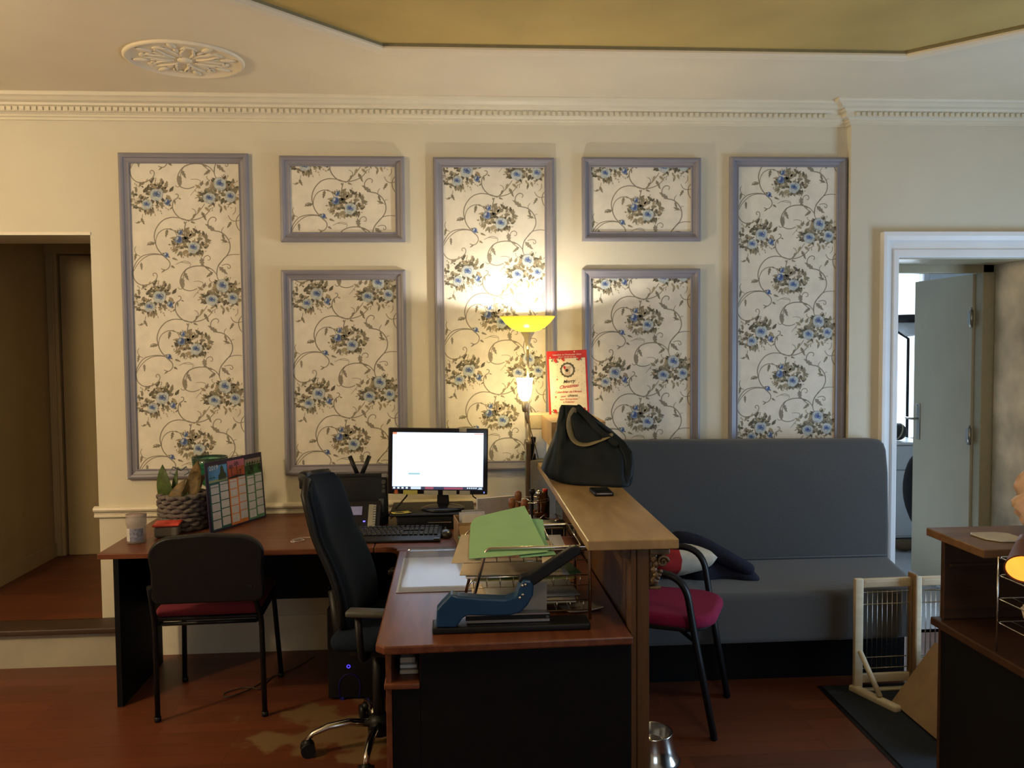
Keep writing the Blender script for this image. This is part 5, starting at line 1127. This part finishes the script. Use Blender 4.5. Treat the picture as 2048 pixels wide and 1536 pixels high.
pts = [frontp(*p, .004) for p in ((1236, 890), (1246, 905), (1251, 922), (1250, 940))]
b.tube(pts, .004, 6, flat=(.5, 1.6)); b.build('side_crease', BAGM, t)
# small gold bag top behind
b = MB(); b.lathe([(.0001, 0), (.03, 0), (.036, .12), (.02, .2), (.0001, .205)], seg=16); o_ = b.build('gift_bag', mat('gold_paper', (.48, .32, .10), .4, var=.2)); o_.location = (.618, -.735, CT); o_.scale = (.85, .8, 1.1); tag(o_, 'golden paper bag barely showing behind the tote bag', 'bag')
t = thing('phone', 'small black mobile phone lying on the counter before the tote bag', 'phone', (.575, -1.235, CT), 0)
b = MB(); b.rbox((-.038, -.065, 0), (.038, .065, .014), .005, 3); body_ = b.build('body', BLACKP, t)
b = MB(); b.rbox((-.030, -.058, .0138), (.030, .058, .0148), .0008); b.build('screen', mat('dark_glass', (.01, .01, .01), .08), body_)
b = MB(); b.rbox((-.030, -.0655, .008), (.030, -.0640, .011), .0005); b.build('metal_trim', STEEL, t)
# ================================================================ right-hand counter
t = thing('wire_tray', 'chrome wire tray at the right edge on the dark desk, with papers', 'letter tray', (1.65, -2.40, DZ))
OW = V(1.65, -2.40, DZ)
b = rel(MB(), OW)
for z in (.815, .882, .948, .998):
    b.tube(fillet([(1.512, -2.56, z), (1.512, -2.262, z), (1.80, -2.262, z)], .015), .0023, 8)
b.tube([(1.512, -2.262, DZ+.002), (1.512, -2.262, 1.0)], .0023, 8); b.tube([(1.512, -2.56, DZ+.002), (1.512, -2.56, 1.0)], .0023, 8); b.tube([(1.80, -2.262, DZ+.002), (1.80, -2.262, 1.0)], .0023, 8); b.tube([(1.80, -2.56, DZ+.002), (1.80, -2.56, 1.0)], .0023, 8)
for z in (.815, .882, .948): 
    b.tube([(1.512, -2.56, z), (1.80, -2.56, z), (1.80, -2.262, z)], .0023, 8)
    for k in range(1, 7): b.tube([(1.512+.042*k, -2.262, z), (1.512+.042*k, -2.56, z)], .0014, 6)
b.tube([(1.512, -2.56, .998), (1.80, -2.56, .998), (1.80, -2.262, .998)], .0023, 8)
b.build('wire_frame', CHROME, t)
for z, c, lb, x in ((.8175, 'gr', 'grey papers on the lowest level of the right-hand wire tray', 1.68), (.8845, 'w', 'white papers on the middle level of the right-hand wire tray', 1.70), (.9505, 'gr', 'grey sheet on the top level of the right-hand wire tray', 1.70)):
    b = MB(); b.sheet((0, 0, 0), .17, .25, .1, curl=.003, th=.004, seed=2); o_ = b.build('paper', PAPS[c]); o_.location = (x, -2.41, z+.002); tag(o_, lb, 'paper', 'papers in the right-hand wire tray')
CRU = mat('crumpled_tissue', (.50, .44, .38), .9, var=.06, bump=.4)
def crumple(c, r_, m_, seed, sq=(1, 1, 1), amp=.12):
    rr = random.Random(seed); b = MB(); b.ball((0, 0, 0), r_, 40, sq=sq)
    import mathutils.noise as nz_
    for v in b.bm.verts:
        k = 1+amp*(nz_.noise(v.co*(9/r_*.1)+V(seed, 0, 0))*1.2+abs(nz_.noise(v.co*(28/r_*.1)+V(0, seed, 0)))*.8-.2); v.co *= k*(1+.10*amp*math.sin(v.co.z*7/r_*1.3+math.atan2(v.co.y, v.co.x)*5))
    bmesh.ops.remove_doubles(b.bm, verts=b.bm.verts[:], dist=.0004)
    o_ = b.build('tmp', m_); o_.location = c; return o_
o_ = crumple((1.585, -2.32, .855), .032, CRU, 3, (1, 1, 1), .25); o_.name = 'tissue'; tag(o_, 'crumpled white tissue stuffed inside the right-hand wire tray', 'tissue')
o_ = crumple((1.60, -2.33, .915), .03, WHITEP, 8, (1.2, 1, .6), .3); o_.name = 'tissue'; tag(o_, 'torn white paper scrap above the tissue in the wire tray', 'tissue')
o_ = crumple((1.80, -2.08, CT+.099), .125, mat('pinkish_plastic_bag', (.50, .34, .25), .55, var=.06, bump=.3), 5, (.92, .85, .80), .42); o_.name = 'plastic_bag'; tag(o_, 'crumpled pinkish plastic bag on the raised shelf at the right edge', 'bag')
b = MB(); lid = [(-.055, .045), (-.05, -.02), (-.02, -.055), (.055, -.06), (.062, -.02), (.06, .04), (.03, .06), (-.045, .06)]
b.prism(lid, (1.605, -2.115, CT+.003), (1, 0, 0), (0, 1, 0), .005); tag(b.build('plastic_dish', mat('milky_plastic', (.40, .38, .33), .35), bevel=.002), 'milky plastic dish lid lying on the raised shelf of the right desk', 'dish')
# desk lamp with bronze shade
t = thing('desk_lamp', 'small lit desk lamp with bronze conical shade at the right edge', 'lamp', (1.74, -2.64, DZ))
BR = mat('dark_bronze', (.09, .03, .012), .5, .2)
SHM = mat('glowing_amber_lining', (.9, .5, .12), .5, emit=(1, .36, .05), es=1.05)
p0 = at(2050, 1138, y=-2.62)
axis = Matrix.Translation(p0-V(1.74, -2.64, DZ)) @ V(.50, .72, .48).to_track_quat('Z', 'Y').to_matrix().to_4x4()
b = MB(); b.M = axis; b.lathe([(.044, -.004), (.042, .0), (.024, .075), (.014, .11), (.0001, .115)], seg=32, cap=False); b.build('shade', BR, t, solid=.003, recalc=True)
b = MB(); b.M = axis; b.lathe([(.040, .001), (.021, .072), (.0001, .078)], seg=32, cap=False); b.build('shade_lining', SHM, t)
b = MB(); b.lathe([(.0001, 0), (.07, 0), (.07, .015), (.01, .02), (.0001, .02)], (.165, .05, 0), 28); tip = axis @ V(0, 0, .115); b.tube(fillet([(.165, .05, .015), (.17, .05, .42), tuple(tip+V(.03, 0, .10)), tuple(tip)], .05), .006, 10); b.build('stem', BR, t)
# ================================================================ far room
t = thing('far_floor_lamp', 'dark uplighter floor lamp seen in the bright room beyond the right door', 'floor lamp', (3.79, 2.42, 0))
DK = mat('dark_lamp_metal', (.03, .03, .032), .4, .4)
b = MB(); b.lathe([(.0001, 0), (.13, 0), (.13, .02), (.0001, .025)]); b.build('base', DK, t)
b = MB(); b.cyl((0, 0, .02), (0, 0, 1.60), .012); b.build('pole', DK, t)
b = MB(); b.lathe([(.17, 1.80), (.17, 1.735), (.165, 1.735), (.165, 1.80)], seg=40); b.build('shade_rim', DK, t)
b = MB(); b.lathe([(.15, 1.735), (.10, 1.67), (.04, 1.625), (.0001, 1.62)], seg=32, cap=False); b.build('glass_bowl', mat('white_glass_bowl', (.7, .72, .74), .3), t, solid=.004)
b = MB(); b.tube([(-.16, -.01, 1.74), (-.10, -.01, 1.66), (0, -.01, 1.60)], .010); b.build('bracket', DK, t)
t = thing('far_cabinet', 'white cabinet under the bright window beyond the right door', 'cabinet', (3.5, 2.3, 0))
b = MB(); b.box((-.6, -.25, .02), (.25, .25, .765)); b.build('body', FARW, t, bevel=.004)
b = MB(); b.box((-.62, -.27, .765), (.27, .27, .785)); b.build('top', WHITE_TRIM, t, bevel=.004)
for x0, x1 in ((-.59, -.175), (-.165, .24)):
    for z0, z1 in ((.04, .56), (.57, .755)):
        b = MB(); b.rbox((x0, -.266, z0), (x1, -.251, z1), .003); b.build('door' if z0 < .1 else 'drawer', FARW, t)
t = thing('round_speaker', 'dark round object with cream stripe on the far cabinet beyond the right door', 'speaker', (3.57, 2.16, .7855))
b = MB(); b.M = Matrix.Translation((0, 0, .072)); b.ball((0, 0, 0), .07, 28); body_ = b.build('body', mat('dark_rubbery_plastic', (.03, .03, .028), .5), t)
b = MB(); b.M = Matrix.Translation((0, 0, .072)) @ Matrix.Rotation(.35, 4, 'Y'); b.lathe([(.0705, -.006), (.0725, -.004), (.0725, .004), (.0705, .006)], seg=36, R=Matrix.Rotation(PI/2, 3, 'Y')); b.build('stripe', mat('cream_stripe', (.45, .40, .28), .5), body_)
t = thing('hanging_jacket', 'dark jacket hanging from the far door handle side beyond the right door', 'jacket', (3.20, 1.27, .0))
b = MB(); rgs = []
for i, (z, w_, dx_) in enumerate(((.30, .012, .03), (.38, .04, .02), (.48, .055, .0), (.60, .06, .0), (.70, .05, .012), (.76, .03, .02), (.79, .01, .03))):
    rgs.append([b._v((dx_+w_*math.cos(2*PI*k/14), .05*math.sin(2*PI*k/14)*(.5+w_*10), z)) for k in range(14)])
for A, B in zip(rgs, rgs[1:]):
    for k in range(14): b.bm.faces.new([A[k], A[(k+1) % 14], B[(k+1) % 14], B[k]]).smooth = True
b.bm.faces.new(rgs[0]); b.bm.faces.new(rgs[-1]); b.build('body', mat('dark_jacket_cloth', (.02, .02, .022), .9), t, sub=1)
b = MB(); b.tube([(.03, 0, .78), (.0, -.08, .95), (-.03, -.17, 1.05), (-.055, -.20, 1.055)], .005, 6); b.build('loop', mat('dark_jacket_cloth', (.02, .02, .022), .9), t)
o_ = crumple((3.40, 1.72, .045), .07, mat('brown_plush', (.12, .08, .045), .95, bump=.4), 12, (1.5, 1, .6), .1); o_.name = 'pet_bed'; tag(o_, 'brown plush roll on the floor beyond the right door', 'cushion')
